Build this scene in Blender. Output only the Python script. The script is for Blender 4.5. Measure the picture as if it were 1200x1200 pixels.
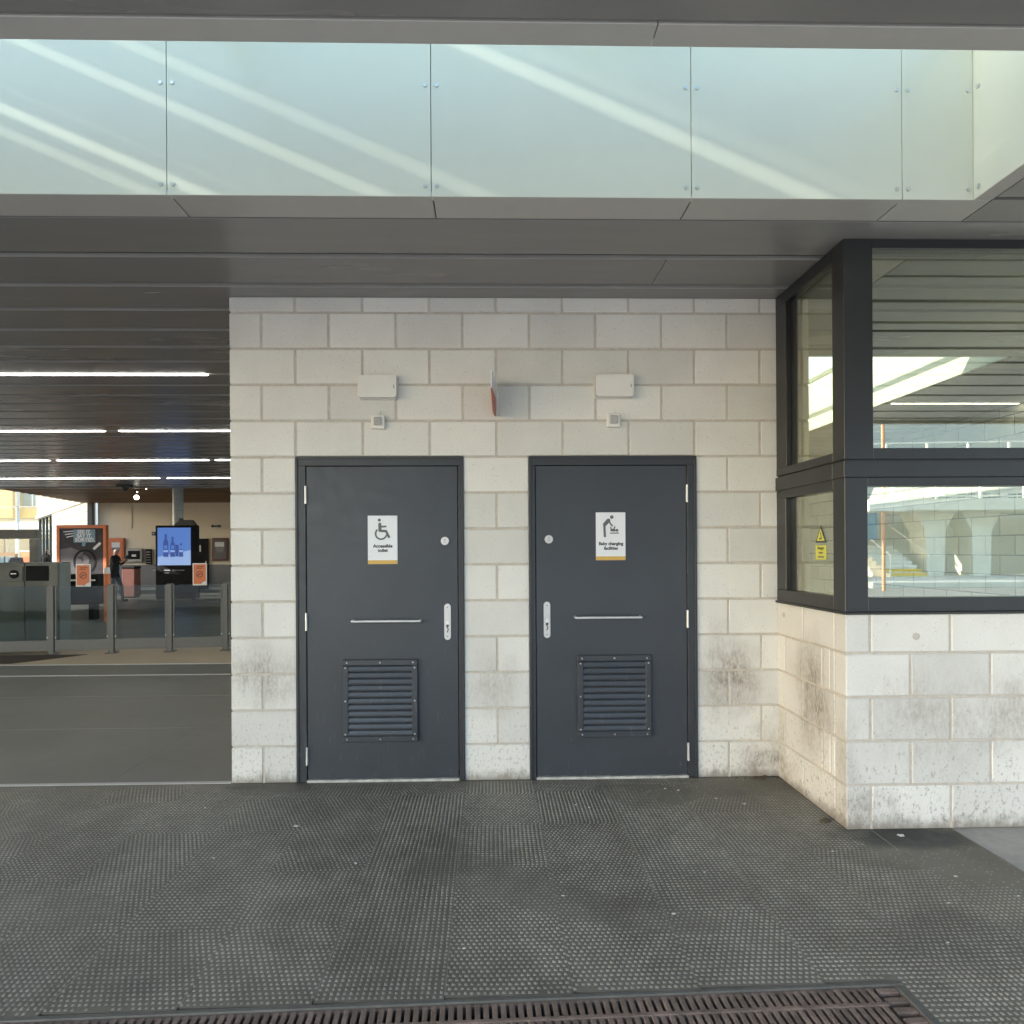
import bpy, bmesh, math, random
import numpy as np
from mathutils import Matrix, Vector

random.seed(7)
for o in list(bpy.data.objects):
    bpy.data.objects.remove(o, do_unlink=True)
scene = bpy.context.scene
C = scene.collection
R = math.radians

# ------------------------------------------------------------------ camera
cam_d = bpy.data.cameras.new('camera')
cam = bpy.data.objects.new('camera', cam_d)
C.objects.link(cam)
YAW, ROLL = R(1.21), R(0.32)
fw = Vector((math.sin(YAW), math.cos(YAW), 0))
rt = Vector((math.cos(YAW), -math.sin(YAW), 0))
up = Vector((0, 0, 1))
r2 = rt * math.cos(ROLL) - up * math.sin(ROLL)
u2 = up * math.cos(ROLL) + rt * math.sin(ROLL)
m = Matrix((r2, u2, -fw)).transposed().to_4x4()
m.translation = Vector((0, -3.9, 1.437))
cam.matrix_world = m
cam_d.sensor_width = 36
cam_d.lens = 730 / 1200 * 36
cam_d.shift_x = 11.5 / 1200
cam_d.shift_y = 45 / 1200
cam_d.clip_start = 0.05
cam_d.clip_end = 2000
scene.camera = cam

# ------------------------------------------------------------------ light
SUN = Vector((1.0, 0.34, -0.425)).normalized()          # direction the light travels
w = bpy.data.worlds.new('World')
scene.world = w
w.use_nodes = True
nt = w.node_tree
bgn = nt.nodes['Background']
sky = nt.nodes.new('ShaderNodeTexSky')
sky.sky_type = 'NISHITA'
sky.sun_disc = False
sky.sun_elevation = math.asin(-SUN.z)
sky.sun_rotation = math.atan2(-SUN.x, -SUN.y)
sky.dust_density = 0.95
nt.links.new(sky.outputs[0], bgn.inputs[0])
bgn.inputs[1].default_value = 0.15
sd = bpy.data.lights.new('sun', 'SUN')
sd.energy = 2.7
sd.angle = R(0.5)
sd.color = (1.0, 0.975, 0.94)
so = bpy.data.objects.new('sun', sd)
C.objects.link(so)
so.rotation_euler = (-SUN).to_track_quat('Z', 'Y').to_euler()
so.location = (-20, -10, 20)
scene.render.engine = 'CYCLES'
scene.view_settings.view_transform = 'Standard'
scene.view_settings.look = 'None'
scene.view_settings.gamma = 1
scene.view_settings.exposure = 2.5
scene.view_settings.use_curve_mapping = False
scene.cycles.max_bounces = 10
scene.cycles.diffuse_bounces = 6
scene.cycles.transparent_max_bounces = 24

# ------------------------------------------------------------------ materials
MATS = {}


def new_mat(name):
    mt = bpy.data.materials.new(name)
    mt.use_nodes = True
    MATS[name] = mt
    return mt, mt.node_tree, mt.node_tree.nodes['Principled BSDF']


def N(t, typ, **kw):
    n = t.nodes.new(typ)
    for k, v in kw.items():
        setattr(n, k, v)
    return n


def math_node(t, op, a, b=None, clamp=False):
    n = N(t, 'ShaderNodeMath', operation=op)
    n.use_clamp = clamp
    for i, v in enumerate((a, b)):
        if v is None:
            continue
        if isinstance(v, (int, float)):
            n.inputs[i].default_value = v
        else:
            t.links.new(v, n.inputs[i])
    return n.outputs[0]


def mixc(t, fac, a, b, mode='MIX'):
    n = N(t, 'ShaderNodeMix', data_type='RGBA', blend_type=mode)
    for sock, v in ((n.inputs['Factor'], fac), (n.inputs['A'], a), (n.inputs['B'], b)):
        if isinstance(v, (int, float)):
            sock.default_value = v
        elif isinstance(v, tuple):
            sock.default_value = (*v[:3], 1)
        else:
            t.links.new(v, sock)
    return n.outputs['Result']


def noise(t, vec, scale, detail=4, rough=0.55):
    n = N(t, 'ShaderNodeTexNoise')
    n.inputs['Scale'].default_value = scale
    n.inputs['Detail'].default_value = detail
    n.inputs['Roughness'].default_value = rough
    t.links.new(vec, n.inputs['Vector'])
    return n.outputs['Fac']


def ramp(t, val, lo, hi, a=0.0, b=1.0):
    n = N(t, 'ShaderNodeMapRange', interpolation_type='SMOOTHSTEP')
    n.inputs['From Min'].default_value = lo
    n.inputs['From Max'].default_value = hi
    n.inputs['To Min'].default_value = a
    n.inputs['To Max'].default_value = b
    t.links.new(val, n.inputs['Value'])
    return n.outputs['Result']


def scaled(t, vec, s):
    n = N(t, 'ShaderNodeVectorMath', operation='MULTIPLY')
    t.links.new(vec, n.inputs[0])
    n.inputs[1].default_value = s
    return n.outputs[0]


def pos(t):
    return N(t, 'ShaderNodeNewGeometry').outputs['Position']


def simple(name, col, rough=0.5, metal=0.0, var=0.08, scale=6.0, bump=0.0, bscale=60.0, rand=0.0,
           stretch=(1, 1, 1), spec=0.5, rvar=0.08):
    mt, t, b = new_mat(name)
    p = scaled(t, pos(t), stretch)
    n1 = noise(t, p, scale, 5)
    n2 = noise(t, p, scale * 9, 4)
    f = math_node(t, 'ADD', math_node(t, 'MULTIPLY', n1, 0.65), math_node(t, 'MULTIPLY', n2, 0.35))
    k = ramp(t, f, 0.3, 0.7, 1 - var, 1 + var)
    if rand:
        oi = N(t, 'ShaderNodeObjectInfo').outputs['Random']
        k = math_node(t, 'MULTIPLY', k, ramp(t, oi, 0, 1, 1 - rand, 1 + rand))
    n = N(t, 'ShaderNodeVectorMath', operation='SCALE')
    n.inputs[0].default_value = col
    t.links.new(k, n.inputs['Scale'])
    t.links.new(n.outputs[0], b.inputs['Base Color'])
    t.links.new(ramp(t, n1, 0.3, 0.7, max(0.02, rough - rvar), min(1, rough + rvar)), b.inputs['Roughness'])
    b.inputs['Metallic'].default_value = metal
    b.inputs['Specular IOR Level'].default_value = spec
    if bump:
        bn = N(t, 'ShaderNodeBump')
        bn.inputs['Strength'].default_value = bump
        bn.inputs['Distance'].default_value = 0.004
        t.links.new(noise(t, p, bscale, 4), bn.inputs['Height'])
        t.links.new(bn.outputs[0], b.inputs['Normal'])
    return mt


def emit(name, col, strength):
    mt, t, b = new_mat(name)
    b.inputs['Base Color'].default_value = (*col, 1)
    b.inputs['Emission Color'].default_value = (*col, 1)
    b.inputs['Emission Strength'].default_value = strength
    return mt


def glass(name, tint, refl, gloss=(0.95, 0.97, 0.93)):
    mt, t, b = new_mat(name)
    t.nodes.remove(b)
    out = [n for n in t.nodes if n.type == 'OUTPUT_MATERIAL'][0]
    tr = N(t, 'ShaderNodeBsdfTransparent')
    tr.inputs[0].default_value = (*tint, 1)
    gl = N(t, 'ShaderNodeBsdfGlossy')
    gl.inputs['Roughness'].default_value = 0.0
    gl.inputs['Color'].default_value = (*gloss, 1)
    fr = N(t, 'ShaderNodeLayerWeight')
    fr.inputs[0].default_value = 0.5
    sch = math_node(t, 'POWER', fr.outputs['Facing'], 5.0)       # Schlick, the same from both sides of the pane
    fac = math_node(t, 'ADD', math_node(t, 'MULTIPLY', sch, 0.9), refl, True)
    mx = N(t, 'ShaderNodeMixShader')
    t.links.new(fac, mx.inputs[0])
    t.links.new(tr.outputs[0], mx.inputs[1])
    t.links.new(gl.outputs[0], mx.inputs[2])
    t.links.new(mx.outputs[0], out.inputs[0])
    return mt


def block_mat(name, col, stains=(), scuff=True, rough=0.5):
    """pale dense concrete block: pores, block to block tone, scuffs near the foot, grubby patches"""
    mt, t, b = new_mat(name)
    p = pos(t)
    oi = N(t, 'ShaderNodeObjectInfo').outputs['Random']
    big = noise(t, p, 3.0, 5, 0.6)
    fine = noise(t, p, 90, 3)
    base = mixc(t, ramp(t, big, 0.25, 0.75), tuple(c * 0.95 for c in col), tuple(min(1, c * 1.04) for c in col))
    base = mixc(t, 1.0, base, N(t, 'ShaderNodeCombineColor').outputs[0], 'MULTIPLY')
    cc = t.nodes[-1] if False else [n for n in t.nodes if n.type == 'COMBINE_COLOR'][-1]
    k = math_node(t, 'MULTIPLY', ramp(t, oi, 0, 1, 0.90, 1.06), ramp(t, fine, 0.3, 0.7, 0.965, 1.03))
    for i in range(3):
        t.links.new(k, cc.inputs[i])
    # pores
    vo = N(t, 'ShaderNodeTexVoronoi')
    vo.inputs['Scale'].default_value = 42
    t.links.new(p, vo.inputs['Vector'])
    pore = math_node(t, 'MULTIPLY', ramp(t, vo.outputs['Distance'], 0.07, 0.15, 1, 0),
                     ramp(t, noise(t, p, 13, 2), 0.44, 0.56))
    base = mixc(t, math_node(t, 'MULTIPLY', pore, 0.62), base, (0.24, 0.215, 0.18))
    sep = N(t, 'ShaderNodeSeparateXYZ')
    t.links.new(p, sep.inputs[0])
    if scuff:
        st = noise(t, scaled(t, p, (60, 60, 34)), 1.0, 8, 0.75)
        low = ramp(t, sep.outputs['Z'], 0.0, 1.05, 1, 0)
        thr = math_node(t, 'SUBTRACT', st, math_node(t, 'MULTIPLY', low, 0.10))
        sc = ramp(t, thr, 0.30, 0.36, 1, 0)
        sc = math_node(t, 'MULTIPLY', sc, ramp(t, low, 0.05, 0.5))
        base = mixc(t, math_node(t, 'MULTIPLY', sc, 0.55), base, (0.17, 0.15, 0.12))
    if scuff:
        # grime along the floor line, ragged upper edge
        gl_ = noise(t, scaled(t, p, (16, 16, 10)), 1.0, 6, 0.7)
        hz = math_node(t, 'SUBTRACT', sep.outputs['Z'], math_node(t, 'MULTIPLY', gl_, 0.16))
        fl = ramp(t, hz, -0.085, 0.0, 0.75, 0)
        base = mixc(t, fl, base, (0.17, 0.14, 0.105))
    acc = None
    for (sx, sy, sz, rx, rz, amt) in stains:
        rx, rz = rx * 1.25, rz * 1.2
        v = N(t, 'ShaderNodeVectorMath', operation='SUBTRACT')
        t.links.new(p, v.inputs[0])
        v.inputs[1].default_value = (sx, sy, sz)
        wv = N(t, 'ShaderNodeTexNoise')
        wv.inputs['Scale'].default_value = 4.0
        wv.inputs['Detail'].default_value = 3
        t.links.new(p, wv.inputs['Vector'])
        ws = N(t, 'ShaderNodeVectorMath', operation='MULTIPLY_ADD')
        t.links.new(wv.outputs['Color'], ws.inputs[0])
        ws.inputs[1].default_value = (0.34, 0.34, 0.34)
        ws.inputs[2].default_value = (-0.17, -0.17, -0.17)
        wa = N(t, 'ShaderNodeVectorMath', operation='ADD')
        t.links.new(v.outputs[0], wa.inputs[0])
        t.links.new(ws.outputs[0], wa.inputs[1])
        vv = scaled(t, wa.outputs[0], (1 / rx, 1 / rx, 1 / rz))
        ln = N(t, 'ShaderNodeVectorMath', operation='LENGTH')
        t.links.new(vv, ln.inputs[0])
        mk = math_node(t, 'MULTIPLY', ramp(t, ln.outputs['Value'], 0.15, 1.0, 1, 0), amt)
        acc = mk if acc is None else math_node(t, 'MAXIMUM', acc, mk)
    if acc is not None:
        g = noise(t, scaled(t, p, (60, 60, 24)), 1.0, 7, 0.72)
        g2 = noise(t, scaled(t, p, (9, 9, 6)), 1.0, 3)
        amt = math_node(t, 'MULTIPLY', acc, ramp(t, g, 0.33, 0.66, 0.30, 1))
        amt = math_node(t, 'MULTIPLY', amt, ramp(t, g2, 0.3, 0.6, 0.4, 1))
        base = mixc(t, amt, base, (0.20, 0.16, 0.115))
    t.links.new(base, b.inputs['Base Color'])
    t.links.new(ramp(t, fine, 0.3, 0.7, rough - 0.08, rough + 0.12), b.inputs['Roughness'])
    bn = N(t, 'ShaderNodeBump')
    bn.inputs['Strength'].default_value = 0.35
    bn.inputs['Distance'].default_value = 0.003
    h = math_node(t, 'SUBTRACT', fine, pore)
    t.links.new(h, bn.inputs['Height'])
    t.links.new(bn.outputs[0], b.inputs['Normal'])
    return mt


STAINS = [(-1.40, 0, 0.66, 0.26, 0.27, 0.75), (1.50, 0, 0.66, 0.24, 0.30, 0.95), (0.05, 0, 0.60, 0.22, 0.22, 0.5),
          (1.72, 0, 0.09, 0.20, 0.12, 1.0), (1.82, -0.42, 0.62, 0.22, 0.38, 0.95), (1.82, -0.70, 0.3, 0.12, 0.4, 0.35),
          (2.24, -0.755, 0.58, 0.34, 0.34, 0.5), (2.62, -0.755, 0.60, 0.3, 0.26, 0.55), (1.90, -0.755, 0.06, 0.2, 0.16, 0.7),
          (1.78, -0.03, 0.25, 0.1, 0.3, 0.5)]
block_mat('block', (0.665, 0.648, 0.597), STAINS)
block_mat('block_inside', (0.68, 0.67, 0.58), (), scuff=False)
simple('mortar', (0.50, 0.455, 0.39), 0.9, var=0.15, scale=20, bump=0.4)
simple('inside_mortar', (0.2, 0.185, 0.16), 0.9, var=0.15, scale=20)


def door_mat(name, col, rough):
    mt, t, b = new_mat(name)
    p = pos(t)
    sep = N(t, 'ShaderNodeSeparateXYZ')
    t.links.new(p, sep.inputs[0])
    n1 = noise(t, p, 2.2, 5)
    base = mixc(t, ramp(t, n1, 0.3, 0.7), tuple(c * 0.93 for c in col), tuple(c * 1.07 for c in col))
    sc = noise(t, scaled(t, p, (38, 38, 9)), 1.0, 8, 0.75)
    low = ramp(t, sep.outputs['Z'], 0.0, 1.3, 1, 0.12)
    f = math_node(t, 'MULTIPLY', ramp(t, sc, 0.57, 0.72), low)
    base = mixc(t, math_node(t, 'MULTIPLY', f, 0.4), base, (0.24, 0.24, 0.24))
    t.links.new(base, b.inputs['Base Color'])
    t.links.new(ramp(t, noise(t, p, 12, 6, 0.65), 0.3, 0.7, rough - 0.06, rough + 0.08), b.inputs['Roughness'])
    bn = N(t, 'ShaderNodeBump')
    bn.inputs['Strength'].default_value = 0.05
    bn.inputs['Distance'].default_value = 0.002
    t.links.new(noise(t, p, 260, 2), bn.inputs['Height'])
    t.links.new(bn.outputs[0], b.inputs['Normal'])
    return mt


door_mat('door_paint', (0.041, 0.046, 0.054), 0.40)
door_mat('frame_paint', (0.033, 0.036, 0.040), 0.42)
simple('window_frame', (0.023, 0.024, 0.024), 0.35, var=0.05, scale=4, rvar=0.02)
simple('ceiling_metal', (0.235, 0.228, 0.215), 0.26, metal=0.0, var=0.06, scale=1.5, rand=0.05, stretch=(0.15, 1, 1), rvar=0.02)
simple('ceiling_trim', (0.46, 0.445, 0.41), 0.42, var=0.04, scale=2, rand=0.03, rvar=0.02)
simple('lit_plank_edge', (0.32, 0.31, 0.285), 0.4, var=0.05, scale=2)  # lighter than the planks: light on their front edges put into the colour
simple('roof_dark', (0.02, 0.02, 0.02), 0.9)
simple('white_panel', (0.64, 0.635, 0.52), 0.30, var=0.03, scale=0.5, rand=0.02, rvar=0.0)
simple('bolt_steel', (0.6, 0.6, 0.57), 0.35, metal=0.7)
simple('steel', (0.62, 0.60, 0.57), 0.42, metal=0.7, var=0.06, scale=30)
simple('bar_steel', (0.72, 0.72, 0.70), 0.42, metal=0.6, var=0.05, scale=30)
simple('white_plastic', (0.72, 0.70, 0.65), 0.4, var=0.03, scale=9)
simple('grey_plastic', (0.38, 0.37, 0.35), 0.4)
simple('dark_plastic', (0.03, 0.03, 0.03), 0.4)
simple('sign_white', (0.74, 0.76, 0.78), 0.35, var=0.02, scale=9)
simple('sign_gold', (0.62, 0.38, 0.08), 0.4, var=0.03)
simple('sign_ink', (0.055, 0.055, 0.058), 0.5, var=0.03)
simple('sign_ink_grey', (0.11, 0.11, 0.115), 0.5, var=0.03)
simple('sign_red', (0.46, 0.13, 0.10), 0.4)
simple('yellow_sticker', (0.62, 0.60, 0.09), 0.4, var=0.04)
simple('threshold', (0.42, 0.41, 0.37), 0.7, var=0.3, scale=25, bump=0.3)
simple('hall_floor', (0.090, 0.088, 0.074), 0.40, var=0.10, scale=0.9, rvar=0.04)
simple('pale_strip', (0.42, 0.42, 0.40), 0.5, var=0.1)
simple('tan_floor', (0.33, 0.27, 0.19), 0.6, var=0.12, scale=5)
simple('entrance_carpet', (0.035, 0.025, 0.020), 0.95, var=0.2, scale=40)
simple('concrete', (0.33, 0.31, 0.275), 0.75, var=0.16, scale=3, bump=0.3, bscale=50)
simple('paving', (0.24, 0.24, 0.235), 0.8, var=0.14, scale=2, bump=0.2)
simple('asphalt', (0.07, 0.07, 0.072), 0.85, var=0.2, scale=2, bump=0.3)
simple('chewing_gum', (0.62, 0.61, 0.56), 0.7, var=0.1)
simple('dead_leaf', (0.10, 0.075, 0.045), 0.8, var=0.2)


def mat_rubber(name, dark, light, studs):
    mt, t, b = new_mat(name)
    p = pos(t)
    big = noise(t, p, 1.3, 5, 0.6)
    mid = noise(t, p, 7.0, 6, 0.65)
    f = math_node(t, 'ADD', math_node(t, 'MULTIPLY', big, 0.55), math_node(t, 'MULTIPLY', mid, 0.45))
    base = mixc(t, ramp(t, f, 0.36, 0.66), dark, light)
    dust = noise(t, p, 240, 3)
    base = mixc(t, math_node(t, 'MULTIPLY', ramp(t, dust, 0.58, 0.75), 0.22), base, (0.34, 0.32, 0.27))
    # spilt, trodden dark patches with an outline of their own
    for (sx, sy, rx, ry, amt) in ((2.10, -0.84, 0.52, 0.19, 1.35), (1.55, -0.20, 0.55, 0.22, 0.35), (-0.5, -0.9, 0.75, 0.4, 0.3),
                                  (-1.5, -0.07, 0.2, 0.07, 0.5), (1.75, -1.65, 0.5, 0.3, 0.3)):
        v = N(t, 'ShaderNodeVectorMath', operation='SUBTRACT')
        t.links.new(p, v.inputs[0])
        v.inputs[1].default_value = (sx, sy, 0)
        ln = N(t, 'ShaderNodeVectorMath', operation='LENGTH')
        t.links.new(scaled(t, v.outputs[0], (1 / rx, 1 / ry, 0)), ln.inputs[0])
        d = math_node(t, 'ADD', ln.outputs['Value'], math_node(t, 'MULTIPLY', mid, 0.9))
        base = mixc(t, math_node(t, 'MULTIPLY', ramp(t, d, 0.75, 1.35, 1, 0), amt * 0.7), base, (0.035, 0.034, 0.031))
    t.links.new(base, b.inputs['Base Color'])
    t.links.new(ramp(t, mid, 0.3, 0.7, 0.48 if studs else 0.55, 0.8), b.inputs['Roughness'])
    bn = N(t, 'ShaderNodeBump')
    bn.inputs['Strength'].default_value = 0.3
    bn.inputs['Distance'].default_value = 0.002
    t.links.new(noise(t, p, 170, 4), bn.inputs['Height'])
    t.links.new(bn.outputs[0], b.inputs['Normal'])
    return mt


mat_rubber('rubber', (0.116, 0.102, 0.077), (0.200, 0.180, 0.138), False)
mat_rubber('rubber_studs', (0.20, 0.182, 0.145), (0.36, 0.332, 0.272), True)
simple('seam', (0.19, 0.172, 0.135), 0.8, var=0.3, scale=14)
simple('cast_iron', (0.165, 0.118, 0.092), 0.65, metal=0.0, var=0.35, scale=14, bump=0.6, bscale=120, rand=0.12)
simple('grate_frame', (0.12, 0.115, 0.10), 0.65, metal=0.2, var=0.2, scale=12, bump=0.4)
simple('pit', (0.012, 0.011, 0.010), 0.95)

glass('window_glass', (0.965, 0.97, 0.87), 0.27, (1.0, 0.99, 0.87))
glass('clear_glass', (0.86, 0.88, 0.87), 0.03)
glass('barrier_glass', (0.76, 0.80, 0.79), 0.02)
glass('roof_glass', (0.93, 0.965, 0.92), 0.0)
glass('street_glass', (0.75, 0.85, 0.88), 0.12)
emit('strip_light', (1.0, 0.97, 0.90), 5.0)
emit('pendant_light', (1.0, 0.96, 0.85), 2.5)

simple('hall_wall', (0.74, 0.64, 0.48), 0.7, var=0.03, scale=1)
simple('hall_wall_pale', (0.74, 0.72, 0.66), 0.7, var=0.04, scale=1)
simple('dado', (0.20, 0.20, 0.195), 0.6)
simple('timber', (0.20, 0.095, 0.03), 0.5, var=0.25, scale=3, rand=0.15, stretch=(0.3, 4, 1))
simple('column_paint', (0.50, 0.56, 0.57), 0.4, var=0.04)
simple('dark_metal', (0.06, 0.058, 0.055), 0.4, var=0.1)
simple('gate_metal', (0.13, 0.125, 0.118), 0.45, metal=0.3, var=0.08, scale=8)
simple('gate_cabinet', (0.075, 0.078, 0.07), 0.45, metal=0.2, var=0.12, scale=4)
simple('orange', (0.62, 0.17, 0.055), 0.45, var=0.05)
simple('poster_dark', (0.030, 0.027, 0.030), 0.5, var=0.55, scale=2.2, spec=0.25)
simple('poster_grey', (0.11, 0.10, 0.10), 0.4, var=0.25, scale=3)
simple('poster_blue', (0.14, 0.25, 0.33), 0.4, var=0.05)
simple('poster_white', (0.70, 0.70, 0.68), 0.5)
simple('black', (0.008, 0.008, 0.009), 0.75, spec=0.2)
simple('red_brown', (0.13, 0.035, 0.022), 0.5)
emit('screen_blue', (0.06, 0.14, 0.40), 0.19)
emit('screen_pale', (0.20, 0.30, 0.52), 0.19)
emit('screen_navy', (0.02, 0.05, 0.20), 0.2)
simple('coat_black', (0.010, 0.010, 0.013), 0.8)
simple('trousers', (0.09, 0.11, 0.13), 0.8)
simple('skin', (0.46, 0.27, 0.19), 0.55)
simple('hair', (0.02, 0.014, 0.010), 0.6)
simple('yellow_panel', (0.50, 0.25, 0.02), 0.5, var=0.05)
simple('white_paint', (0.76, 0.76, 0.73), 0.5, var=0.05)
simple('blue_grey_glass', (0.16, 0.22, 0.26), 0.1, var=0.3, scale=0.6)
simple('grey_render', (0.62, 0.62, 0.60), 0.8, var=0.06)
simple('walkway_concrete', (0.72, 0.70, 0.64), 0.8, var=0.1, scale=1.5)
simple('yellow_nosing', (0.80, 0.52, 0.04), 0.6)
simple('orange_pole', (0.55, 0.30, 0.18), 0.5)
simple('bark', (0.09, 0.07, 0.05), 0.9)

# ------------------------------------------------------------------ builders


class MB:
    """collects shapes for one mesh object"""

    def __init__(s):
        s.bm = bmesh.new()

    def box(s, x0, x1, y0, y1, z0, z1, bevel=0.0, seg=1, rot=None):
        r = bmesh.ops.create_cube(s.bm, size=1)
        vs = r['verts']
        for v in vs:
            v.co = Vector(((x0 + x1) / 2 + v.co.x * (x1 - x0), (y0 + y1) / 2 + v.co.y * (y1 - y0), (z0 + z1) / 2 + v.co.z * (z1 - z0)))
        if bevel:
            es = list({e for v in vs for e in v.link_edges})
            r = bmesh.ops.bevel(s.bm, geom=es, offset=bevel, segments=seg, affect='EDGES', profile=0.5, clamp_overlap=True)
        if rot is not None:
            vv = {v for f in r['faces'] for v in f.verts} if bevel else vs
            bmesh.ops.transform(s.bm, matrix=rot, verts=list(vv))
        return s

    def cyl(s, a, b, r, seg=16, r2=None, caps=True):
        a, b = Vector(a), Vector(b)
        d = b - a
        q = d.to_track_quat('Z', 'Y').to_matrix().to_4x4()
        mm = Matrix.Translation((a + b) / 2) @ q
        bmesh.ops.create_cone(s.bm, cap_ends=caps, segments=seg, radius1=r, radius2=r if r2 is None else r2, depth=d.length, matrix=mm)
        return s

    def sphere(s, c, r, seg=12, sc=(1, 1, 1)):
        mm = Matrix.Translation(c) @ Matrix.Diagonal((*sc, 1))
        bmesh.ops.create_uvsphere(s.bm, u_segments=seg, v_segments=max(6, seg // 2), radius=r, matrix=mm)
        return s

    def prism(s, pts, axis, lo, hi):
        """polygon pts (2D) extruded along axis 'x','y' or 'z' from lo to hi"""
        def P(u, v, k):
            return {'x': (k, u, v), 'y': (u, k, v), 'z': (u, v, k)}[axis]
        a = [s.bm.verts.new(P(u, v, lo)) for u, v in pts]
        b = [s.bm.verts.new(P(u, v, hi)) for u, v in pts]
        fs = [s.bm.faces.new(a), s.bm.faces.new(b[::-1])]
        n = len(pts)
        for i in range(n):
            fs.append(s.bm.faces.new((a[i], b[i], b[(i + 1) % n], a[(i + 1) % n])))
        bmesh.ops.recalc_face_normals(s.bm, faces=fs)
        return s

    def stroke(s, pts, wd, lo, hi, axis='y', caps=True):
        """thick polyline in a plane, extruded (flat symbols)"""
        for i in range(len(pts) - 1):
            p, q = Vector(pts[i]), Vector(pts[i + 1])
            d = (q - p)
            if d.length < 1e-6:
                continue
            d.normalize()
            nrm = Vector((-d.y, d.x)) * wd / 2
            e = d * 0.0
            eps = i * 0.00001
            s.prism([tuple(p - e + nrm), tuple(q + e + nrm), tuple(q + e - nrm), tuple(p - e - nrm)], axis, lo - eps, hi)
        if caps:
            for i, p in enumerate(pts):
                s.disc(p, wd / 2, lo - 0.0002 - i * 0.00001, hi, axis, 10)
        return s

    def disc(s, c, r, lo, hi, axis='y', seg=16):
        return s.prism([(c[0] + r * math.cos(2 * math.pi * k / seg), c[1] + r * math.sin(2 * math.pi * k / seg)) for k in range(seg)], axis, lo, hi)

    def mesh(s, name, smooth=False):
        me = bpy.data.meshes.new(name)
        s.bm.to_mesh(me)
        s.bm.free()
        if smooth:
            for p in me.polygons:
                p.use_smooth = True
        return me

    def build(s, name, mt, parent=None, off=None, smooth=False, loc=None):
        """vertices are in world space (or in the parent's space when off is None and parent is given at origin)"""
        if off is not None:
            bmesh.ops.translate(s.bm, verts=s.bm.verts, vec=-Vector(off))
        return link(name, s.mesh(name, smooth), mt, parent, loc)


def link(name, me, mt, parent=None, loc=None, rot=None):
    o = bpy.data.objects.new(name, me)
    if mt is not None and me is not None and not me.materials:
        me.materials.append(MATS[mt])
    C.objects.link(o)
    if parent is not None:
        o.parent = parent
    if loc is not None:
        o.location = loc
    if rot is not None:
        o.rotation_euler = rot
    return o


def tag(o, label=None, cat=None, group=None, kind=None):
    if label:
        o['label'] = label
    if cat:
        o['category'] = cat
    if group:
        o['group'] = group
    if kind:
        o['kind'] = kind
    return o


def thing(name, label, cat, loc=(0, 0, 0), rz=0.0, group=None):
    o = bpy.data.objects.new(name, None)
    o.empty_display_size = 0.2
    C.objects.link(o)
    o.location = loc
    o.rotation_euler = (0, 0, rz)
    return tag(o, label, cat, group)


def struct_empty(name, loc=(0, 0, 0)):
    o = bpy.data.objects.new(name, None)
    C.objects.link(o)
    o.location = loc
    return tag(o, kind='structure')


def B(name, mt, parent, x0, x1, y0, y1, z0, z1, bevel=0.0, seg=1, wloc=None):
    """one box object; wloc: the parent's world location, when the numbers are in world space"""
    mb = MB().box(x0, x1, y0, y1, z0, z1, bevel, seg)
    return mb.build(name, mt, parent, wloc)


def struct(name, mt, x0, x1, y0, y1, z0, z1, parent=None):
    o = B(name, mt, parent, x0, x1, y0, y1, z0, z1)
    if parent is None:
        tag(o, kind='structure')
    return o


def copy_tree(o, parent=None):
    c = o.copy()
    C.objects.link(c)
    c.parent = parent
    for ch in list(o.children):
        copy_tree(ch, c)
    return c


def text(name, body, size, mt, parent, loc, rot=(R(90), 0, 0), bold=0.0, align='CENTER', ext=0.0006, space=1.0):
    cu = bpy.data.curves.new(name, 'FONT')
    cu.body = body
    cu.size = size
    cu.align_x = align
    cu.align_y = 'CENTER'
    cu.extrude = ext
    cu.offset = bold
    cu.space_line = space
    cu.resolution_u = 3
    o = bpy.data.objects.new(name + '_tmp', cu)
    C.objects.link(o)
    bpy.context.view_layer.update()
    dg = bpy.context.evaluated_depsgraph_get()
    me = bpy.data.meshes.new_from_object(o.evaluated_get(dg))
    bpy.data.objects.remove(o, do_unlink=True)
    bpy.data.curves.remove(cu)
    me.materials.clear()
    return link(name, me, mt, parent, loc, rot)


BLOCKS = {}


def block_obj(parent, name, mt, cx, cy, cz, w, d, h):
    """a bevelled block, w along x, d along y, h along z"""
    k = (round(w, 3), round(d, 3), round(h, 3), mt)
    if k not in BLOCKS:
        me = MB().box(-w / 2, w / 2, -d / 2, d / 2, -h / 2, h / 2, 0.0035).mesh('block')
        me.materials.append(MATS[mt])
        BLOCKS[k] = me
    o = bpy.data.objects.new(name, BLOCKS[k])
    C.objects.link(o)
    o.parent = parent
    o.location = (cx, cy, cz)
    # a hair out of plane, as laid by hand
    return o


COURSE, PITCH, J = 0.225, 0.4165, 0.0135


def cut_spans(a, b, joints):
    """spans between a and b split at the joints, joint width removed"""
    js = sorted(j for j in joints if a + 0.03 < j < b - 0.03)
    pts = [a] + js + [b]
    out = []
    for i in range(len(pts) - 1):
        l = pts[i] + (J / 2 if i > 0 else 0)
        r = pts[i + 1] - (J / 2 if i < len(pts) - 2 else 0)
        out.append((l, r))
    return out


def joints(off, lo, hi):
    n0 = int(math.floor((lo - off) / PITCH)) - 1
    return [off + PITCH * k for k in range(n0, n0 + int((hi - lo) / PITCH) + 4)]


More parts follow.
